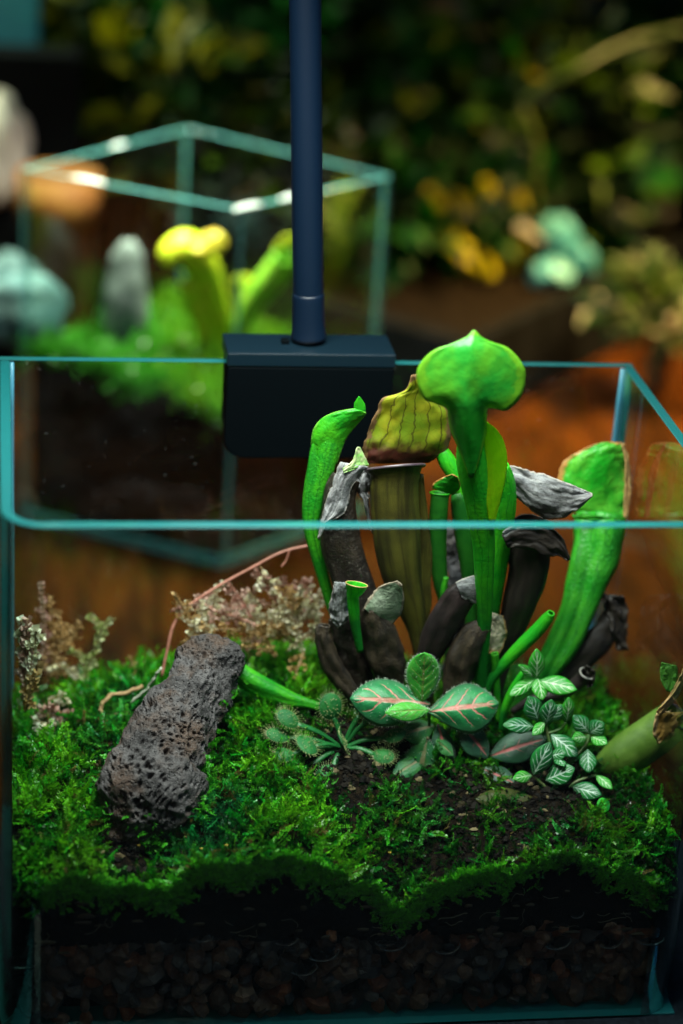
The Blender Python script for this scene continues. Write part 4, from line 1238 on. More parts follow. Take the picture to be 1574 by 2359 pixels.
for i, (px, py, Yp, wx, wy) in enumerate(PADS):
    C0, Pc = at(*SC), at(px, py, Yp)
    out = Pc - C0
    L = np.linalg.norm(out) + 1e-6
    d = out / L
    nn = unit(np.array([0.25 * d[0], -0.55, 0.8]) + rng.normal(0, .12, 3))
    sdv = unit(np.cross(d, nn)) if L > 0.15 else np.array([1., 0, 0])
    nn = unit(np.cross(sdv, d)) if L > 0.15 else nn
    if nn[2] < 0: nn, sdv = -nn, -sdv
    dd = np.cross(nn, sdv); dd = dd if np.dot(dd, d) > 0 else -dd
    ra, rb = px2cm(wx, Pc) / 2, px2cm(wy, Pc) / 2
    # pad
    n, m = 8, 20
    V, U = [], []
    for a in range(n):
        rr = a / (n - 1)
        for b in range(m):
            th = 2 * math.pi * b / m
            V.append(Pc + (dd * math.cos(th) * ra + sdv * math.sin(th) * rb * 1.1) * rr + nn * (0.10 * (1 - rr * rr) - 0.03))
            U.append((0.5 + 0.5 * rr * math.cos(th), 0.5))
    leaf = mk('leaf', V, grid_faces(n, m, True), SDW, sd, uv=U)
    solid(leaf, 0.04)
    # stalk
    if L > 0.2:
        end = Pc - dd * ra * 0.85
        path = crom([C0 + d * 0.05, C0 + (end - C0) * 0.5 + np.array([0, 0, 0.10]), end], 10)
        wv = np.linspace(0.055, 0.085, 10)
        V, U = [], []
        for q in range(10):
            for s_ in (-1, -0.4, 0.4, 1):
                V.append(path[q] + sdv * s_ * wv[q] + nn * (-0.03 * (s_ ** 2)))
                U.append((0.5 + s_ / 2, q / 9))
        solid(mk('stalk', V, grid_faces(10, 4), SDP, leaf, uv=U), 0.03)
    acc = Acc()
    def hair(P, dr, Lh):
        dr = unit(dr)
        a = unit(np.cross(dr, [0.3, 0.2, 0.9])) * 0.011
        b = unit(np.cross(dr, a)) * 0.011
        E_ = P + dr * Lh
        acc.add([P + a, P - a * .5 + b, P - a * .5 - b, E_], [[0, 1, 3], [1, 2, 3], [2, 0, 3]])
        q = 0.017
        acc.add([E_ + [q, 0, 0], E_ - [q, 0, 0], E_ + [0, q, 0], E_ - [0, q, 0], E_ + [0, 0, q], E_ - [0, 0, q]],
                [[0, 2, 4], [2, 1, 4], [1, 3, 4], [3, 0, 4], [2, 0, 5], [1, 2, 5], [3, 1, 5], [0, 3, 5]])
    for q in range(40):
        th = 2 * math.pi * (q + rng.random() * .6) / 40
        dr = dd * math.cos(th) * ra + sdv * math.sin(th) * rb * 1.1
        hair(Pc + dr * 0.96, unit(dr) + nn * rng.uniform(0.1, 0.6), rng.uniform(0.12, 0.22))
    for q in range(26):
        th, rr = 6.28 * rng.random(), math.sqrt(rng.random()) * 0.85
        hair(Pc + (dd * math.cos(th) * ra + sdv * math.sin(th) * rb) * rr + nn * (0.10 * (1 - rr * rr) - 0.01), nn + rng.normal(0, .2, 3), rng.uniform(0.04, 0.08))
    acc.mk('tentacles', TEN, leaf)


# ================================================================ DRIED SPIKEMOSS
def spike(plant, pts, mat, smat, lw=0.07, side=0.55, step=0.07, seed=0, name='frond', r=0.022, sub=3):
    """a frond: wiry stem with branchlets clad in tiny overlapping scale leaves"""
    rr = np.random.default_rng(seed)
    path = crom([at(*q) if len(q) == 3 else q for q in pts], 24)
    acc = Acc()
    def clad(P, lw):
        T = np.gradient(P, axis=0)
        dist = np.concatenate([[0], np.cumsum(np.linalg.norm(np.diff(P, axis=0), axis=1))])
        for dd in np.arange(0.03, dist[-1], step):
            k = min(np.searchsorted(dist, dd), len(P) - 1)
            t = unit(T[k])
            for s_ in (-1, 1):
                sdv = unit(np.cross(t, [0.1, 1, 0.3]) + rr.normal(0, .35, 3))
                d = unit(t * 0.8 + s_ * sdv)
                L = lw * rr.uniform(0.7, 1.35)
                w = unit(np.cross(d, rr.normal(0, 1, 3))) * L * 0.5
                acc.add([P[k], P[k] + d * L * .5 + w, P[k] + d * L, P[k] + d * L * .5 - w], [[0, 1, 2, 3]])
    clad(path, lw)
    if side:
        nb = max(3, int(np.linalg.norm(path[-1] - path[0]) / 0.34))
        for b in range(nb):
            f = 0.18 + 0.75 * b / nb
            k = int(f * 23)
            t = unit(path[min(k + 1, 23)] - path[k])
            s_ = 1 if b % 2 else -1
            sdv = unit(np.cross(t, [0.0, 1, 0.1])) * s_
            d = unit(t * 0.9 + sdv + rr.normal(0, .25, 3))
            L = side * (1.1 - 0.6 * f) * rr.uniform(0.7, 1.3)
            bp = [path[k] + d * L * q + np.array([0, 0, -0.12]) * L * q * q for q in np.linspace(0, 1, 8)]
            clad(np.array(bp), lw)
            for c_ in range(sub):
                q = 0.3 + 0.25 * c_
                P0 = path[k] + d * L * q
                d2 = unit(d + (1 if c_ % 2 else -1) * unit(np.cross(d, [0, 1, 0.1])) * 0.9 + rr.normal(0, .2, 3))
                clad(np.array([P0 + d2 * L * 0.35 * g for g in np.linspace(0, 1, 5)]), lw * .9)
    fr = acc.mk(name, mat, plant, smooth=False)
    v, f = wire(path, r, 6)
    mk('stem', v, f, smat, fr)
    return fr


def dry(name, c, c2):
    return leafy(name, c, c2, 0.6, 0.4, bscale=8, scale=5.0)


DPK = dry('pinkish dry spikemoss', (0.50, 0.25, 0.19), (0.66, 0.46, 0.38))
DCR = dry('cream dry spikemoss', (0.72, 0.68, 0.40), (0.82, 0.76, 0.62))
DTN = dry('tan dry spikemoss', (0.42, 0.24, 0.07), (0.55, 0.38, 0.17))
DGN = dry('pale green spikemoss', (0.38, 0.46, 0.12), (0.58, 0.62, 0.36))
SPK = plain('pink wiry stem', (0.42, 0.17, 0.12), 0.5, (0.30, 0.12, 0.08), 5)
STN = plain('tan wiry stem', (0.30, 0.19, 0.08), 0.5, (0.20, 0.12, 0.05), 5)

s1 = thing('dried_spikemoss', at(640, 1520, 9.6), 'tangle of dried pinkish cream spikemoss behind the top of the lava rock', 'dried plant')
v, f = wire(crom([at(*q) for q in [(372, 1560, 8.6), (385, 1500, 8.8), (400, 1440, 9.0), (430, 1400, 9.2), (500, 1352, 9.4), (580, 1308, 9.5), (650, 1272, 9.6), (715, 1256, 9.7)]], 40), np.linspace(0.05, 0.04, 40), 7)
mk('arching_stem', v, f, SPK, s1)
v, f = wire(crom([at(*q) for q in [(668, 1264, 9.6), (660, 1290, 9.55), (648, 1306, 9.5)]], 8), 0.03, 6)
mk('side_stem', v, f, SPK, s1)
SP1 = [([(715, 1470, 9.6), (640, 1440, 9.5), (560, 1420, 9.3), (480, 1405, 9.2), (410, 1412, 9.1)], DCR, .5), ([(730, 1430, 9.8), (670, 1400, 9.6), (610, 1350, 9.5), (590, 1310, 9.4)], DPK, .6),
       ([(700, 1480, 9.3), (620, 1470, 9.1), (540, 1450, 9.0), (470, 1455, 8.9), (420, 1480, 8.8)], DTN, .45), ([(740, 1460, 9.9), (725, 1420, 9.8), (735, 1380, 9.8), (742, 1350, 9.8)], DCR, .45),
       ([(720, 1450, 9.9), (690, 1410, 9.9), (690, 1360, 9.9), (700, 1335, 9.9)], DPK, .5), ([(690, 1490, 9.2), (650, 1460, 9.1), (640, 1420, 9.0), (660, 1390, 9.0)], DCR, .5),
       ([(660, 1500, 9.0), (700, 1470, 8.9), (740, 1440, 8.9)], DCR, .5), ([(470, 1390, 9.2), (500, 1410, 9.1), (540, 1420, 9.0), (590, 1440, 8.9)], DPK, .5),
       ([(600, 1305, 9.5), (618, 1335, 9.4), (640, 1365, 9.3), (650, 1400, 9.2)], DCR, .4), ([(480, 1365, 9.4), (460, 1385, 9.3), (420, 1400, 9.2), (395, 1408, 9.1)], DPK, .35),
       ([(640, 1510, 8.6), (600, 1495, 8.5), (560, 1490, 8.4)], DTN, .3), ([(700, 1500, 8.8), (690, 1530, 8.5), (680, 1560, 8.2)], DTN, .4)]
_r = np.random.default_rng(77)
for q in range(20):
    x0, y0 = _r.uniform(430, 740), _r.uniform(1400, 1505)
    x1, y1 = x0 + _r.uniform(-75, 60), y0 - _r.uniform(30, 95)
    if y1 < 1300 + abs(x1 - 680) * 0.25: y1 = 1300 + abs(x1 - 680) * 0.25
    Yq = _r.uniform(8.9, 10.2)
    SP1.append(([(x0, y0, Yq), ((x0 + x1) / 2 + _r.uniform(-14, 14), (y0 + y1) / 2, Yq), (x1, y1, Yq - 0.1)], (DCR, DPK, DCR, DTN)[q % 4], 0.4))
for i, (pts, m_, sd_) in enumerate(SP1):
    spike(s1, pts, m_, SPK if m_ is DPK else STN, 0.108, sd_, seed=i)
s2 = thing('dried_spikemoss', at(190, 1600, 10.4), 'forked pale green spikemoss sprig rising from the moss at the back left', 'dried plant')
for i, (pts, m_) in enumerate([([(190, 1600, 10.4), (195, 1560, 10.4), (210, 1520, 10.4), (225, 1480, 10.4), (230, 1445, 10.4), (208, 1420, 10.4)], DGN), ([(226, 1470, 10.4), (240, 1440, 10.4), (258, 1424, 10.4)], DGN),
                               ([(192, 1580, 10.4), (170, 1550, 10.3), (148, 1535, 10.3), (115, 1545, 10.3)], DCR), ([(205, 1530, 10.4), (180, 1505, 10.5), (160, 1500, 10.5)], DGN)]):
    spike(s2, pts, m_, STN, 0.16, 0.16, seed=20 + i, sub=0, step=0.06)
s3 = thing('dried_spikemoss', at(110, 1620, 11.0), 'rusty brown dried spikemoss standing at the back left corner', 'dried plant')
for i, (pts, m_, w) in enumerate([([(110, 1560, 11.0), (105, 1500, 11.0), (100, 1430, 11.0), (95, 1345, 11.0)], DPK, .35), ([(115, 1570, 11.0), (130, 1500, 11.0), (120, 1430, 11.0), (118, 1378, 11.0)], DTN, .4),
                                  ([(110, 1580, 10.8), (150, 1510, 10.8), (170, 1460, 10.8), (180, 1432, 10.8)], DTN, .5), ([(100, 1580, 10.8), (120, 1540, 10.7), (140, 1480, 10.7), (135, 1420, 10.7)], DTN, .5)]):
    spike(s3, pts, m_, STN, 0.108, w, seed=40 + i)
s4 = thing('dried_spikemoss', at(62, 1600, 7.5), 'bleached upright spikemoss pressed against the left glass', 'dried plant')
for i, (pts, m_) in enumerate([([(62, 1620, 7.5), (58, 1540, 7.5), (60, 1480, 7.5), (64, 1425, 7.5)], DPK), ([(66, 1600, 7.4), (72, 1530, 7.4), (82, 1470, 7.4), (84, 1446, 7.4)], DCR), ([(60, 1640, 7.4), (70, 1590, 7.3), (85, 1550, 7.3)], DTN), ([(52, 1560, 7.6), (50, 1480, 7.6), (48, 1428, 7.6)], DCR)]):
    spike(s4, pts, m_, STN, 0.17, 0.25, seed=60 + i)
s5 = thing('dried_spikemoss', at(120, 1650, 8.5), 'low mauve grey dried tuft lying on the moss at the left', 'dried plant')
for i, (pts, m_) in enumerate([([(60, 1620, 8.4), (100, 1630, 8.3), (140, 1640, 8.2), (175, 1650, 8.0)], DPK), ([(70, 1650, 8.0), (100, 1670, 7.9), (130, 1700, 7.7), (140, 1740, 7.4)], DCR), ([(110, 1615, 8.5), (140, 1605, 8.5), (160, 1620, 8.4)], DCR)]):
    spike(s5, pts, m_, STN, 0.14, 0.35, seed=80 + i)
tw = thing('dry_root', at(300, 1620, 8.0), 'pale dry root and tan twig lying on the moss left of the lava rock', 'root')
for pts, r_, m_, nm in [([(372, 1538, 7.6), (352, 1568, 7.7), (335, 1592, 7.8), (300, 1620, 7.9)], 0.06, plain('bleached root', (0.36, 0.40, 0.30), 0.6), 'root_strand'),
                        ([(330, 1580, 8.2), (290, 1596, 8.1), (255, 1602, 8.0), (235, 1625, 7.8), (232, 1645, 7.7)], 0.09, plain('tan bark', (0.34, 0.22, 0.10), 0.7, (0.22, 0.13, 0.05), 6, 0.06, 12), 'twig'),
                        ([(255, 1650, 7.6), (290, 1640, 7.6), (300, 1660, 7.4), (285, 1700, 7.0)], 0.05, plain('brown rootlet', (0.10, 0.06, 0.02), 0.7), 'rootlet')]:
    P = crom([at(*q) for q in pts], 24)
    P += np.array([[0.05 * noise.noise(Vector((i * .4, k, r_ * 9))) for k in (0, 5, 9)] for i in range(24)])
    v, f = wire(P, r_ * (0.75 + 0.35 * np.array([noise.noise(Vector((i * .6, 2, r_))) for i in range(24)])), 8)
    mk(nm, v, f, m_, tw)

# fallen bits
o = thing('dead_leaf', at(1150, 1850, 3.2), 'flat olive dead leaf lying on the peat below the white veined plant', 'leaf')
add_leaf(o, leafy('olive dead leaf', (0.035, 0.045, 0.008), (0.07, 0.075, 0.015), bscale=14), (1228, 1838, 3.3), (1098, 1840, 3.0), 62, name='blade', nrm=(0, -0.5, 0.85), curl=0.05, fold=0.1)
o = thing('round_leaf', at(1392, 1862, 2.7), 'tiny round bright green leaf above the moss at the right', 'leaf')
add_leaf(o, G1, (1388, 1838, 2.9), (1394, 1872, 2.6), 32, name='blade', nrm=(0, -0.8, 0.6), power=0.5, curl=0.0)
V, F = wire(crom([at(1388, 1840, 2.9), at(1392, 1870, 3.0), at(1394, 1905, 3.1)], 8), 0.02, 6)
mk('stem', V, F, FST, o)
SEED = plain('yellow seed', (0.45, 0.30, 0.03), 0.35)
for px, py in ((320, 1948), (258, 1882), (464, 1956), (522, 1948), (898, 1965), (943, 1896)):
    gy_ = ground_y(px, py)
    P = at(px, py, max(gy_ - 0.25, 0.5))
    v_, f_ = stone_mesh(3)
    tag(mk('seed', P + v_ * 0.05, f_, SEED), 'tiny yellow seed speck resting on the moss', 'seed', 'yellow seeds on the moss')

# ================================================================ LAMP STAND ON THE BACK RIM
LMAT = plain('dark blue black painted metal', (0.0014, 0.0026, 0.0034), 0.55, bump=0.006, bscale=90, spec=0.03)
SMAT = plain('dark blue satin stem', (0.0006, 0.007, 0.020), 0.42, bump=0.003, bscale=80, spec=0.5)
lamp = thing('clip_lamp_stand', (9.5, 12.3, 16.9), 'black clip on lamp stand with a round blue black stem clamped to the back rim', 'lamp stand')


def plate(x0, x1, y0, y1, z0, z1, r, n=8):
    """upright plate, its two lower corners rounded"""
    prof = [(x0, z1)]
    for i in range(n + 1):
        a = math.radians(180 + 90 * i / n)
        prof.append((x0 + r + r * math.cos(a), z0 + r + r * math.sin(a)))
    for i in range(n + 1):
        a = math.radians(270 + 90 * i / n)
        prof.append((x1 - r + r * math.cos(a), z0 + r + r * math.sin(a)))
    prof.append((x1, z1))
    k = len(prof)
    V = [(x, y0, z) for x, z in prof] + [(x, y1, z) for x, z in prof]
    F = [list(range(k)), list(range(2 * k - 1, k - 1, -1))] + [[i, k + i, k + (i + 1) % k, (i + 1) % k] for i in range(k)]
    return V, F


V, F = plate(6.92, 12.12, 11.5, 12.1, 13.42, 16.45, 0.62)
bevel(mk('front_jaw', V, F, LMAT, lamp, smooth=False), 0.04, 2)
V, F = plate(6.98, 12.06, 12.58, 13.3, 13.6, 16.45, 0.6)
bevel(mk('rear_jaw', V, F, LMAT, lamp, smooth=False), 0.04, 2)
V, F = box(6.90, 12.14, 11.49, 13.32, 16.47, 16.92)
bevel(mk('clamp_top', V, F, plain('navy painted clamp top', (0.003, 0.011, 0.018), 0.32, bump=0.006, bscale=90), lamp, smooth=False), 0.045, 2)
st0 = at(711, 768, 12.6)
st1 = at(702, -120, 12.6)
ax = unit(st1 - st0)
P = [st0 + ax * s for s in np.linspace(-0.15, 12.5, 30)]
mk('stem', *wire(P, 0.475, 40), SMAT, lamp)
o = mk('collar', *wire([st0 + ax * s for s in (-0.15, -0.05, 0.1, 0.5, 0.9, 1.22, 1.30, 1.34)], np.array([.56, .55, .53, .515, .505, .50, .495, .48]), 40), SMAT, lamp)
V, F = box(8.66, 8.9, 12.3, 12.6, 16.9, 17.05)
bevel(mk('latch', V, F, LMAT, lamp, smooth=False), 0.03)

# ================================================================ BACKGROUND: the second tank
def ring_tank(name, corners, H, label):
    C_ = np.array(corners)
    ctr = C_.mean(0)
    tk = thing(name, (ctr[0], ctr[1], 0), label, 'glass tank')
    th = 0.26
    for i in range(4):
        a, b = C_[i], C_[(i + 1) % 4]
        d = unit(np.append(b - a, 0))[:2]
        inn = np.array([-d[1], d[0]])
        if np.dot(ctr - a, inn) < 0: inn = -inn
        a2, b2 = a + d * (0.0 if i % 2 else th + .01), b - d * (0.0 if i % 2 else th + .01)
        V = []
        for z in (0.34, H):
            for q in (a2, b2, b2 + inn * th, a2 + inn * th):
                V.append((q[0], q[1], z))
        F = [[0, 1, 5, 4], [2, 3, 7, 6], [1, 2, 6, 5], [3, 0, 4, 7], [4, 5, 6, 7], [0, 3, 2, 1]]
        bevel(mk('side_pane', V, F, [MAT['pane'], MAT['edge_bg']], tk, smooth=False, mi=[0, 0, 1, 1, 1, 1]), 0.03, 1)
    V = [(q[0], q[1], z) for z in (0.0, 0.32) for q in C_]
    mk('base_pane', V, [[0, 1, 2, 3], [7, 6, 5, 4], [0, 4, 5, 1], [1, 5, 6, 2], [2, 6, 7, 3], [3, 7, 4, 0]], MAT['edge_bg'], tk, smooth=False)
    return tk


def faint_edge():
    t = NT('faint teal glass edge')
    p = t.pos()
    d = t.n('BsdfPrincipled', {'Base Color': (0.10, 0.36, 0.36), 'Roughness': t.math('MULTIPLY_ADD', t.noise(p, 0.5, 2), 0.6, -0.1, True), 'Specular IOR Level': 0.9})
    g = t.n('BsdfTransparent', {'Color': (0.75, 0.95, 0.92)})
    return t.done(t.n('MixShader', {0: 0.5, 1: d.outputs[0], 2: g.outputs[0]}).outputs[0])


MAT['edge_bg'] = faint_edge()
BC = [(9.35, 31.4), (16.3, 36.9), (8.3, 44.2), (0.9, 36.6)]
rear = ring_tank('glass_tank', BC, 15.6, 'smaller blurred glass tank standing cornerwise behind the foreground tank')
GLINT = plain('milky rim glint', (0.42, 0.52, 0.52), 0.3)  # pale blobs added as painted glints of light on the rear rim
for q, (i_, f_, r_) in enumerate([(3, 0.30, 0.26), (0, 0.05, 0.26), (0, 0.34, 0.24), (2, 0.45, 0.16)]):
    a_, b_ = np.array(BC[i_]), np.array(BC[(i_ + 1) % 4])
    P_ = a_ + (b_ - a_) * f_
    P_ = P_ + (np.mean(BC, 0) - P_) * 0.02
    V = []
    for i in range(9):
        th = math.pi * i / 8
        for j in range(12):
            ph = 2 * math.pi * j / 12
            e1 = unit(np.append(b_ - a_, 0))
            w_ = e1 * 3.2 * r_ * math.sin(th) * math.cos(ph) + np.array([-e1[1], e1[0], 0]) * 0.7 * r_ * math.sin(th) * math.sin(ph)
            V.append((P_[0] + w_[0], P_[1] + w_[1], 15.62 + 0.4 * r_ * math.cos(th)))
    mk('rim_glint', V, grid_faces(9, 12, True), GLINT, rear)
bc = np.array(BC); bctr = bc.mean(0)
# its peat and moss
q = bctr + (bc - bctr) * 0.93
nn_ = 26
uu = np.linspace(0, 1, nn_)
V = []
for a in uu:
    for b in uu:
        P = (q[0] * (1 - a) + q[1] * a) * (1 - b) + (q[3] * (1 - a) + q[2] * a) * b
        V.append((P[0], P[1], 6.4 + 1.1 * noise.noise(Vector((P[0] * .35, P[1] * .35, 1))) + 0.9 * b))
F = grid_faces(nn_, nn_).tolist()
base0 = len(V)
per = [i * nn_ for i in range(nn_)] + [(nn_ - 1) * nn_ + j for j in range(1, nn_)] + [i * nn_ + nn_ - 1 for i in range(nn_ - 2, -1, -1)] + [j for j in range(nn_ - 2, 0, -1)]
for k in per: V.append((V[k][0], V[k][1], 0.4))
for j in range(len(per)):
    j2 = (j + 1) % len(per)
    F.append([per[j], base0 + j, base0 + j2, per[j2]])
Vb = np.array(V[:base0])
tag(mk('peat_block', V, F, MAT['soil'], origin=(bctr[0], bctr[1], 0.4)), 'black peat filling the smaller tank behind', 'soil')
sel = rng.integers(base0, size=2600)
P0 = Vb[sel] + rng.normal(0, .12, (2600, 3)) * [1, 1, 0.3]
bt = np.array([0.03, 0.20, 0.01])[None] * rng.uniform(0.5, 1.6, (2600, 1)) + np.array([0.12, 0.12, 0.0])[None] * rng.random((2600, 1)) * (P0[:, :1] > 7)
Vm, Fm, Cm = scatter_sprigs('moss', P0, np.tile([0, -0.2, 1.0], (2600, 1)), rng.uniform(0.7, 1.5, 2600), bt, MAT['moss'], None, seed=11, nl=7)
cc = bctr
tag(mk('moss_cushion', Vm, Fm, MAT['moss'], origin=(bctr[0], bctr[1], 6), smooth=False, col=Cm), 'yellow green moss growing in the smaller tank behind', 'moss', None, 'stuff')
# its pitchers
BGY = leafy('yellow green pitcher', (0.40, 0.62, 0.012), (0.62, 0.64, 0.03), 0.4, 0.35)
BGH = leafy('yellow hood', (0.62, 0.62, 0.06), (0.60, 0.42, 0.02), 0.4, 0.35)
bp = thing('pitcher_plant', at(530, 790, 37.5), 'blurred yellow green pitcher plant glowing in the smaller tank behind', 'pitcher plant')
p = pitcher([(386, 606, 40), (398, 584, 66), (430, 574, 82), (462, 610, 80), (490, 680, 66), (512, 740, 54), (530, 800, 40)], 36.0, 37.5, BGY, 'yellow green pitcher arching left', plant=bp, thick=0.06)
hood(p, [(440, 575, 470, 590), (455, 552, 498, 585), (478, 535, 520, 566), (500, 530, 518, 545)], 35.6, 36.2, BGH, wr=0.1, bulge=0.5, thick=0.06)
p = pitcher([(655, 590, 50), (640, 620, 62), (610, 660, 62), (580, 700, 50), (555, 760, 40), (545, 800, 30)], 36.0, 37.3, leafy('fresh green pitcher far', (0.12, 0.42, 0.015), (0.26, 0.5, 0.05), 0.4, 0.3), 'green pitcher leaning right', plant=bp, thick=0.06)
hood(p, [(630, 575, 690, 560), (640, 560, 690, 545), (655, 545, 680, 540)], 36.2, 36.0, BGY, wr=0.1, thick=0.06)
pitcher([(430, 650, 34), (448, 700, 40), (470, 760, 36), (480, 810, 28)], 36.6, 37.2, BGY, None, plant=bp, thick=0.06)
pitcher([(560, 640, 34), (562, 680, 30), (566, 740, 26)], 37.6, 37.8, BGY, None, plant=bp, thick=0.06)


def boulder(name, px, py, Y, wpx, hpx, mat, label, seed=0, cat='rock', dep=0.8, group=None):
    P = at(px, py, Y)
    a, b = px2cm(wpx, P) / 2, px2cm(hpx, P) / 2
    n, m = 22, 30
    V = []
    for i in range(n):
        th = math.pi * i / (n - 1)
        for j in range(m):
            ph = 2 * math.pi * j / m
            d = np.array([math.sin(th) * math.cos(ph), math.sin(th) * math.sin(ph), math.cos(th)])
            r = 1 + 0.28 * nz(d, 1.3, seed) + 0.13 * nz(d, 3.1, seed + 4) + 0.05 * nz(d, 8, seed)
            V.append(P + d * r * np.array([a, a * dep, b]))
    return tag(mk(name, V, grid_faces(n, m, True), mat), label, cat, group)


GREYR = plain('pale grey stone', (0.05, 0.075, 0.075), 0.7, (0.14, 0.19, 0.18), 0.9, 0.15, 4)
TEALR = plain('pale teal stone', (0.04, 0.12, 0.13), 0.7, (0.13, 0.24, 0.24), 0.8, 0.08, 5)
boulder('grey_stone', 290, 690, 38.2, 96, 270, GREYR, 'blurred upright pale grey stone in the smaller tank behind', 1)
boulder('pale_stone', 50, 720, 40, 190, 190, TEALR, 'blurred pale teal round stone at the left edge behind the rim', 5)
boulder('pale_stone', 20, 640, 46, 120, 110, TEALR, 'small blurred teal stone above the round stone at the left edge', 8)
boulder('white_stone', 6, 350, 54, 130, 250, plain('chalk white stone', (0.82, 0.76, 0.70), 0.7, (0.66, 0.58, 0.52), 0.6, 0.1, 4), 'big blurred chalky white stone at the left edge', 3)
boulder('blue_pebble', 1278, 545, 60, 92, 96, plain('pale blue pebble', (0.04, 0.24, 0.32), 0.5, (0.07, 0.32, 0.38), 1.0), 'upper pale blue pebble of the blurred heap at the right', 2)
boulder('blue_pebble', 1335, 605, 59, 74, 90, plain('mid blue pebble', (0.025, 0.18, 0.25), 0.5, (0.04, 0.24, 0.30), 1.0), 'right pale blue pebble of the blurred heap at the right', 6)
boulder('blue_pebble', 1268, 632, 58, 96, 62, plain('whitish blue pebble', (0.05, 0.28, 0.36), 0.5, (0.12, 0.38, 0.42), 1.0), 'lower whitish blue pebble of the blurred heap at the right', 9)
# terracotta pot behind the second tank
pot = thing('terracotta_pot', at(135, 560, 50), 'blurred orange terracotta pot behind the left of the smaller tank', 'pot')
PC = at(135, 480, 50)
TERR = plain('orange terracotta', (0.28, 0.09, 0.015), 0.7, (0.34, 0.14, 0.02), 0.6)
prof = [(1.3, 0), (1.75, 4.4), (1.95, 4.4), (2.0, 5.4), (1.75, 5.4), (1.6, 4.6), (0.2, 4.4)]
zb = 0.0
V = []
for (r_, z_) in prof:
    for j in range(28):
        a = 2 * math.pi * j / 28
        V.append((PC[0] + r_ * math.cos(a), PC[1] + r_ * math.sin(a), zb + z_ * PC[2] / 4.6 if PC[2] > 3 else zb + z_))
mk('pot_body', V, grid_faces(len(prof), 28, True), TERR, pot)
# driftwood
dw = thing('driftwood', at(190, 330, 62), 'blurred pale brown driftwood pieces at the upper left', 'driftwood')
for i, (pts, r_) in enumerate([([(90, 250, 62), (150, 270, 61), (220, 300, 60)], 0.9), ([(170, 240, 63), (195, 290, 61), (230, 340, 60)], 0.8), ([(60, 300, 62), (130, 310, 61), (190, 320, 60)], 0.7)]):
    P = crom([at(*q) for q in pts], 16)
    P += np.array([[0.3 * noise.noise(Vector((k * .5, i, c * 3))) for c in range(3)] for k in range(16)])
    mk('branch', *wire(P, r_ * (0.8 + 0.4 * np.array([noise.noise(Vector((k * .4, i, 5))) for k in range(16)])), 10), plain('pale brown driftwood', (0.30, 0.19, 0.11), 0.7, (0.16, 0.09, 0.05), 1.0), dw)
# cyan box at the top left
_b0, _b1 = at(-70, 118, 58), at(92, 118, 58)
cb = mk('cyan_box', *box(_b0[0], _b1[0], 58, 62, 0, at(20, -60, 58)[2]), plain('teal card', (0.05, 0.42, 0.50), 0.6, (0.06, 0.32, 0.40), 0.3), smooth=False)
bevel(cb, 0.2)
tag(cb, 'blurred teal box at the top left corner', 'box')

kb = mk('black_box', *box(_b0[0] + 0.4, _b1[0] + 2.0, 55.5, 57.6, 0, at(20, 122, 55.5)[2]), plain('black card', (0.004, 0.005, 0.006), 0.7, spec=0.1), smooth=False)
tag(bevel(kb, 0.1), 'blurred low black box in front of the teal box at the upper left', 'box')

# black planter trough behind
A_, B_ = at_z(1130, 960, 0), at_z(1470, 778, 0)
dv = unit((B_ - A_) * [1, 1, 0]); nv = np.array([-dv[1], dv[0], 0])
if nv[1] < 0: nv = -nv
PL = [A_ - dv * 3, B_ + dv * 60, B_ + dv * 60 + nv * 45, A_ - dv * 3 + nv * 45]
BLK = plain('matt black planter', (0.002, 0.0028, 0.003), 0.7, (0.004, 0.005, 0.006), 0.5, spec=0.05)
pt = thing('planter_trough', PL[0], 'long low black planter trough behind the tanks at the right', 'planter')
V = [(p_[0], p_[1], z) for z in (0.0, 4.6) for p_ in PL]
ci = np.mean(PL, 0)
V += [(p_[0], p_[1], 4.6) for p_ in [ci + (p_ - ci) * 0.97 for p_ in PL]] + [(p_[0], p_[1], 3.9) for p_ in [ci + (p_ - ci) * 0.965 for p_ in PL]]
F = [[0, 4, 5, 1], [1, 5, 6, 2], [2, 6, 7, 3], [3, 7, 4, 0], [3, 2, 1, 0]] + [[4 + i, 8 + i, 8 + (i + 1) % 4, 4 + (i + 1) % 4] for i in range(4)] + [[8 + i, 12 + i, 12 + (i + 1) % 4, 8 + (i + 1) % 4] for i in range(4)]
mk('trough', V, F, BLK, pt, smooth=False)
mk('potting_soil', [V[12], V[13], V[14], V[15]], [[0, 1, 2, 3]], MAT['soil'], pt, smooth=False)


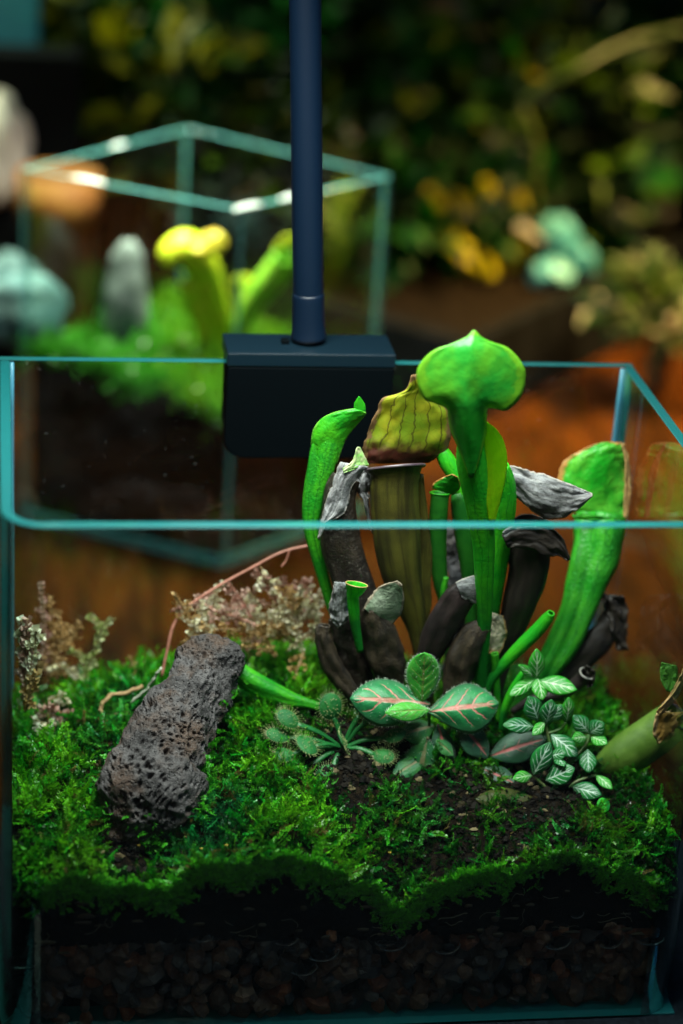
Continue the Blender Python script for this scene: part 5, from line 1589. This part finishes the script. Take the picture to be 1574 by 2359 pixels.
# ---------------------------------------------------------------- background foliage
def leaf_cloud(ctr, rad, n, L, tints, seed, droop=0.3, up=0.6):
    """n folded pointed leaves spread through an uneven ellipsoid"""
    r = np.random.default_rng(seed)
    d = r.normal(size=(n, 3)); d /= np.linalg.norm(d, axis=1)[:, None]
    rr = r.random(n) ** 0.42
    P = d * rr[:, None]
    lump = np.array([noise.noise(Vector(p * 2.0) + Vector((seed, 0, 0))) for p in P])
    P = P[lump > -0.12]
    n = len(P)
    lump = lump[lump > -0.12]
    W = np.array(ctr)[None] + P * np.array(rad)[None]
    W = W[W[:, 2] > 0.6]; n = len(W)
    P = P[:n]; lump = lump[:n]
    ax = P * 1.0 + r.normal(0, .55, (n, 3)) + [0, -0.25, up - droop]
    ax /= np.linalg.norm(ax, axis=1)[:, None]
    nr = r.normal(0, .5, (n, 3)) + [0, -0.4, 0.9]
    sdv = np.cross(ax, nr); sdv /= np.linalg.norm(sdv, axis=1)[:, None]
    nr = np.cross(sdv, ax)
    ll = (L * r.uniform(0.6, 1.3, n))[:, None]
    w = ll * 0.24
    v = np.stack([W, W + ax * ll * .4 + sdv * w + nr * w * .4, W + ax * ll - nr * ll * .12, W + ax * ll * .4 - sdv * w + nr * w * .4, W + ax * ll * .45], 1)
    idx = np.arange(n)[:, None] * 5
    F = np.vstack([idx + [0, 1, 4], idx + [1, 2, 4], idx + [2, 3, 4], idx + [3, 0, 4]])
    T = np.array(tints)[r.integers(len(tints), size=n)] * r.uniform(0.5, 1.4, (n, 1))
    return v.reshape(-1, 3), F, np.repeat(T, 5, axis=0)


def foliage_mat(name, transl=0.3, rough=0.45):
    t = NT(name)
    tint = t.n('Attribute', attribute_name='tint').outputs['Color']
    b = t.n('BsdfPrincipled', {'Base Color': tint, 'Roughness': rough})
    tr = t.n('BsdfTranslucent', {'Color': tint})
    return t.done(t.n('MixShader', {0: transl, 1: b.outputs[0], 2: tr.outputs[0]}).outputs[0])


MAT['foliage'] = foliage_mat('background foliage')
BARK = plain('dark bark', (0.03, 0.02, 0.01), 0.8)
GD, GM, YG, YE, OR = (0.002, 0.018, 0.002), (0.003, 0.075, 0.003), (0.05, 0.11, 0.002), (0.30, 0.27, 0.003), (0.22, 0.10, 0.004)


def shrub(px, py, Y, rx, ry, rz, n, L, tints, label, seed, foot=None, name='leafy_shrub', group='background shrubs'):
    c = at(px, py, Y)
    b = np.array([c[0], c[1], 0.0])
    s = thing(name, b, label, 'shrub', group)
    v, f, t_ = leaf_cloud(c, (rx, ry, rz), n, L, tints, seed)
    mk('foliage', v, f, MAT['foliage'], s, smooth=False, col=t_)
    r = np.random.default_rng(seed)
    acc = Acc()
    for k in range(6):
        e_ = c + r.normal(0, .45, 3) * [rx, ry, rz]
        acc.add(*wire(crom([b + [0, 0, .0], b * .5 + c * .5 + r.normal(0, .6, 3), e_], 8), np.linspace(0.28, 0.08, 8), 6))
    acc.mk('stems', BARK, s)
    return s


shrub(190, 110, 66, 6.5, 4, 6, 420, 3.2, [YG, YG, GM, GM, YE, (0.16, 0.17, 0.01)], 'blurred yellow green shrub at the upper left', 1)
shrub(330, 240, 60, 4.5, 3, 4.2, 220, 2.8, [YG, GM, YE], 'blurred olive shrub above the left of the smaller tank', 2)
shrub(470, 90, 72, 8, 5, 8, 650, 2.6, [GM, GD, GD, (0.008, 0.13, 0.012)], 'blurred deep green shrub left of the lamp stem', 3)
shrub(560, 330, 60, 6, 4, 3.6, 320, 2.4, [GD, GD, YG], 'blurred dark shrub behind the rim of the smaller tank', 4)
shrub(860, 160, 74, 8, 5, 9, 620, 2.6, [GD, GD, GM, (0.02, 0.04, 0.006)], 'blurred very dark shrub right of the lamp stem', 5)
shrub(1120, 70, 70, 8, 5, 5.5, 480, 2.4, [GM, YG, GD, GD, GD, GD, YE], 'blurred shrub with orange yellow leaves at the top right', 6)
shrub(1190, 330, 66, 8, 5, 8, 560, 2.6, [GD, GD, YG, GM], 'blurred olive shrub in the upper right', 7)
shrub(1450, 250, 72, 9, 6, 10, 800, 2.8, [GD, GD, GD, GM], 'blurred dark green shrub at the right edge', 8)
shrub(1540, 700, 52, 4.2, 3, 2.2, 420, 1.3, [(0.012, 0.05, 0.003), (0.03, 0.06, 0.002)], 'low blurred mossy clump over the wood at the right edge', 9)
shrub(960, 500, 60, 5, 3, 4, 260, 2.4, [GD, GM], 'blurred dark green tuft behind the yellow leaves', 10)

yp = thing('yellow_leaf_plant', at(1130, 690, 60), 'blurred plant with large yellow leaves at the right of the smaller tank', 'plant', None)
YM = leafy('yellow leaf', (0.55, 0.55, 0.010), (0.66, 0.58, 0.014), 0.5, 0.35, bscale=2)
YM2 = leafy('olive yellow leaf', (0.28, 0.30, 0.010), (0.36, 0.32, 0.014), 0.5, 0.35, bscale=2)
for i, (b, tp, w, m_) in enumerate([((1040, 560, 60), (985, 430, 59), 70, YM), ((1090, 610, 60), (1000, 500, 59), 60, YM2), ((1120, 640, 60), (1050, 560, 58), 66, YM), ((1110, 500, 60), (1120, 410, 59.5), 56, YM),
                                    ((1150, 630, 60), (1080, 590, 58), 60, YM), ((1180, 610, 61), (1235, 490, 60), 66, YM2), ((1190, 550, 61), (1200, 440, 61), 50, YM2), ((1160, 620, 60), (1215, 560, 59), 50, YM2), ((1080, 520, 61), (1060, 440, 61), 44, YM2)]):
    add_leaf(yp, m_, b, tp, w, thick=0.05, nrm=(0, -0.8, 0.5), n=10, m=7, seed=i)
for pts in ([(1130, 690, 60), (1110, 620, 60.3), (1100, 520, 60.5)], [(1130, 690, 60), (1170, 620, 60.6), (1190, 540, 61)], [(1130, 690, 60), (1080, 620, 60.2), (1040, 560, 60)]):
    mk('stem', *wire(crom([at(*q) for q in pts], 10), 0.15, 6), FST, yp)
gp = thing('trailing_stem', at(1270, 700, 62), 'blurred pale green trailing stem hanging in the upper right', 'plant')
mk('vine', *wire(crom([at(*q) for q in [(1200, 250, 60), (1225, 300, 60), (1235, 360, 60), (1228, 430, 60), (1240, 500, 60.5), (1250, 700, 62)]], 24), 0.28, 8), leafy('pale olive vine', (0.04, 0.07, 0.01), (0.07, 0.10, 0.02)), gp)
mk('vine', *wire(crom([at(*q) for q in [(1574, 70, 62), (1480, 90, 62), (1400, 120, 61), (1330, 160, 60), (1250, 200, 60), (1200, 240, 60)]], 24), 0.3, 8), leafy('dark olive vine', (0.02, 0.05, 0.004), (0.035, 0.07, 0.008)), gp)
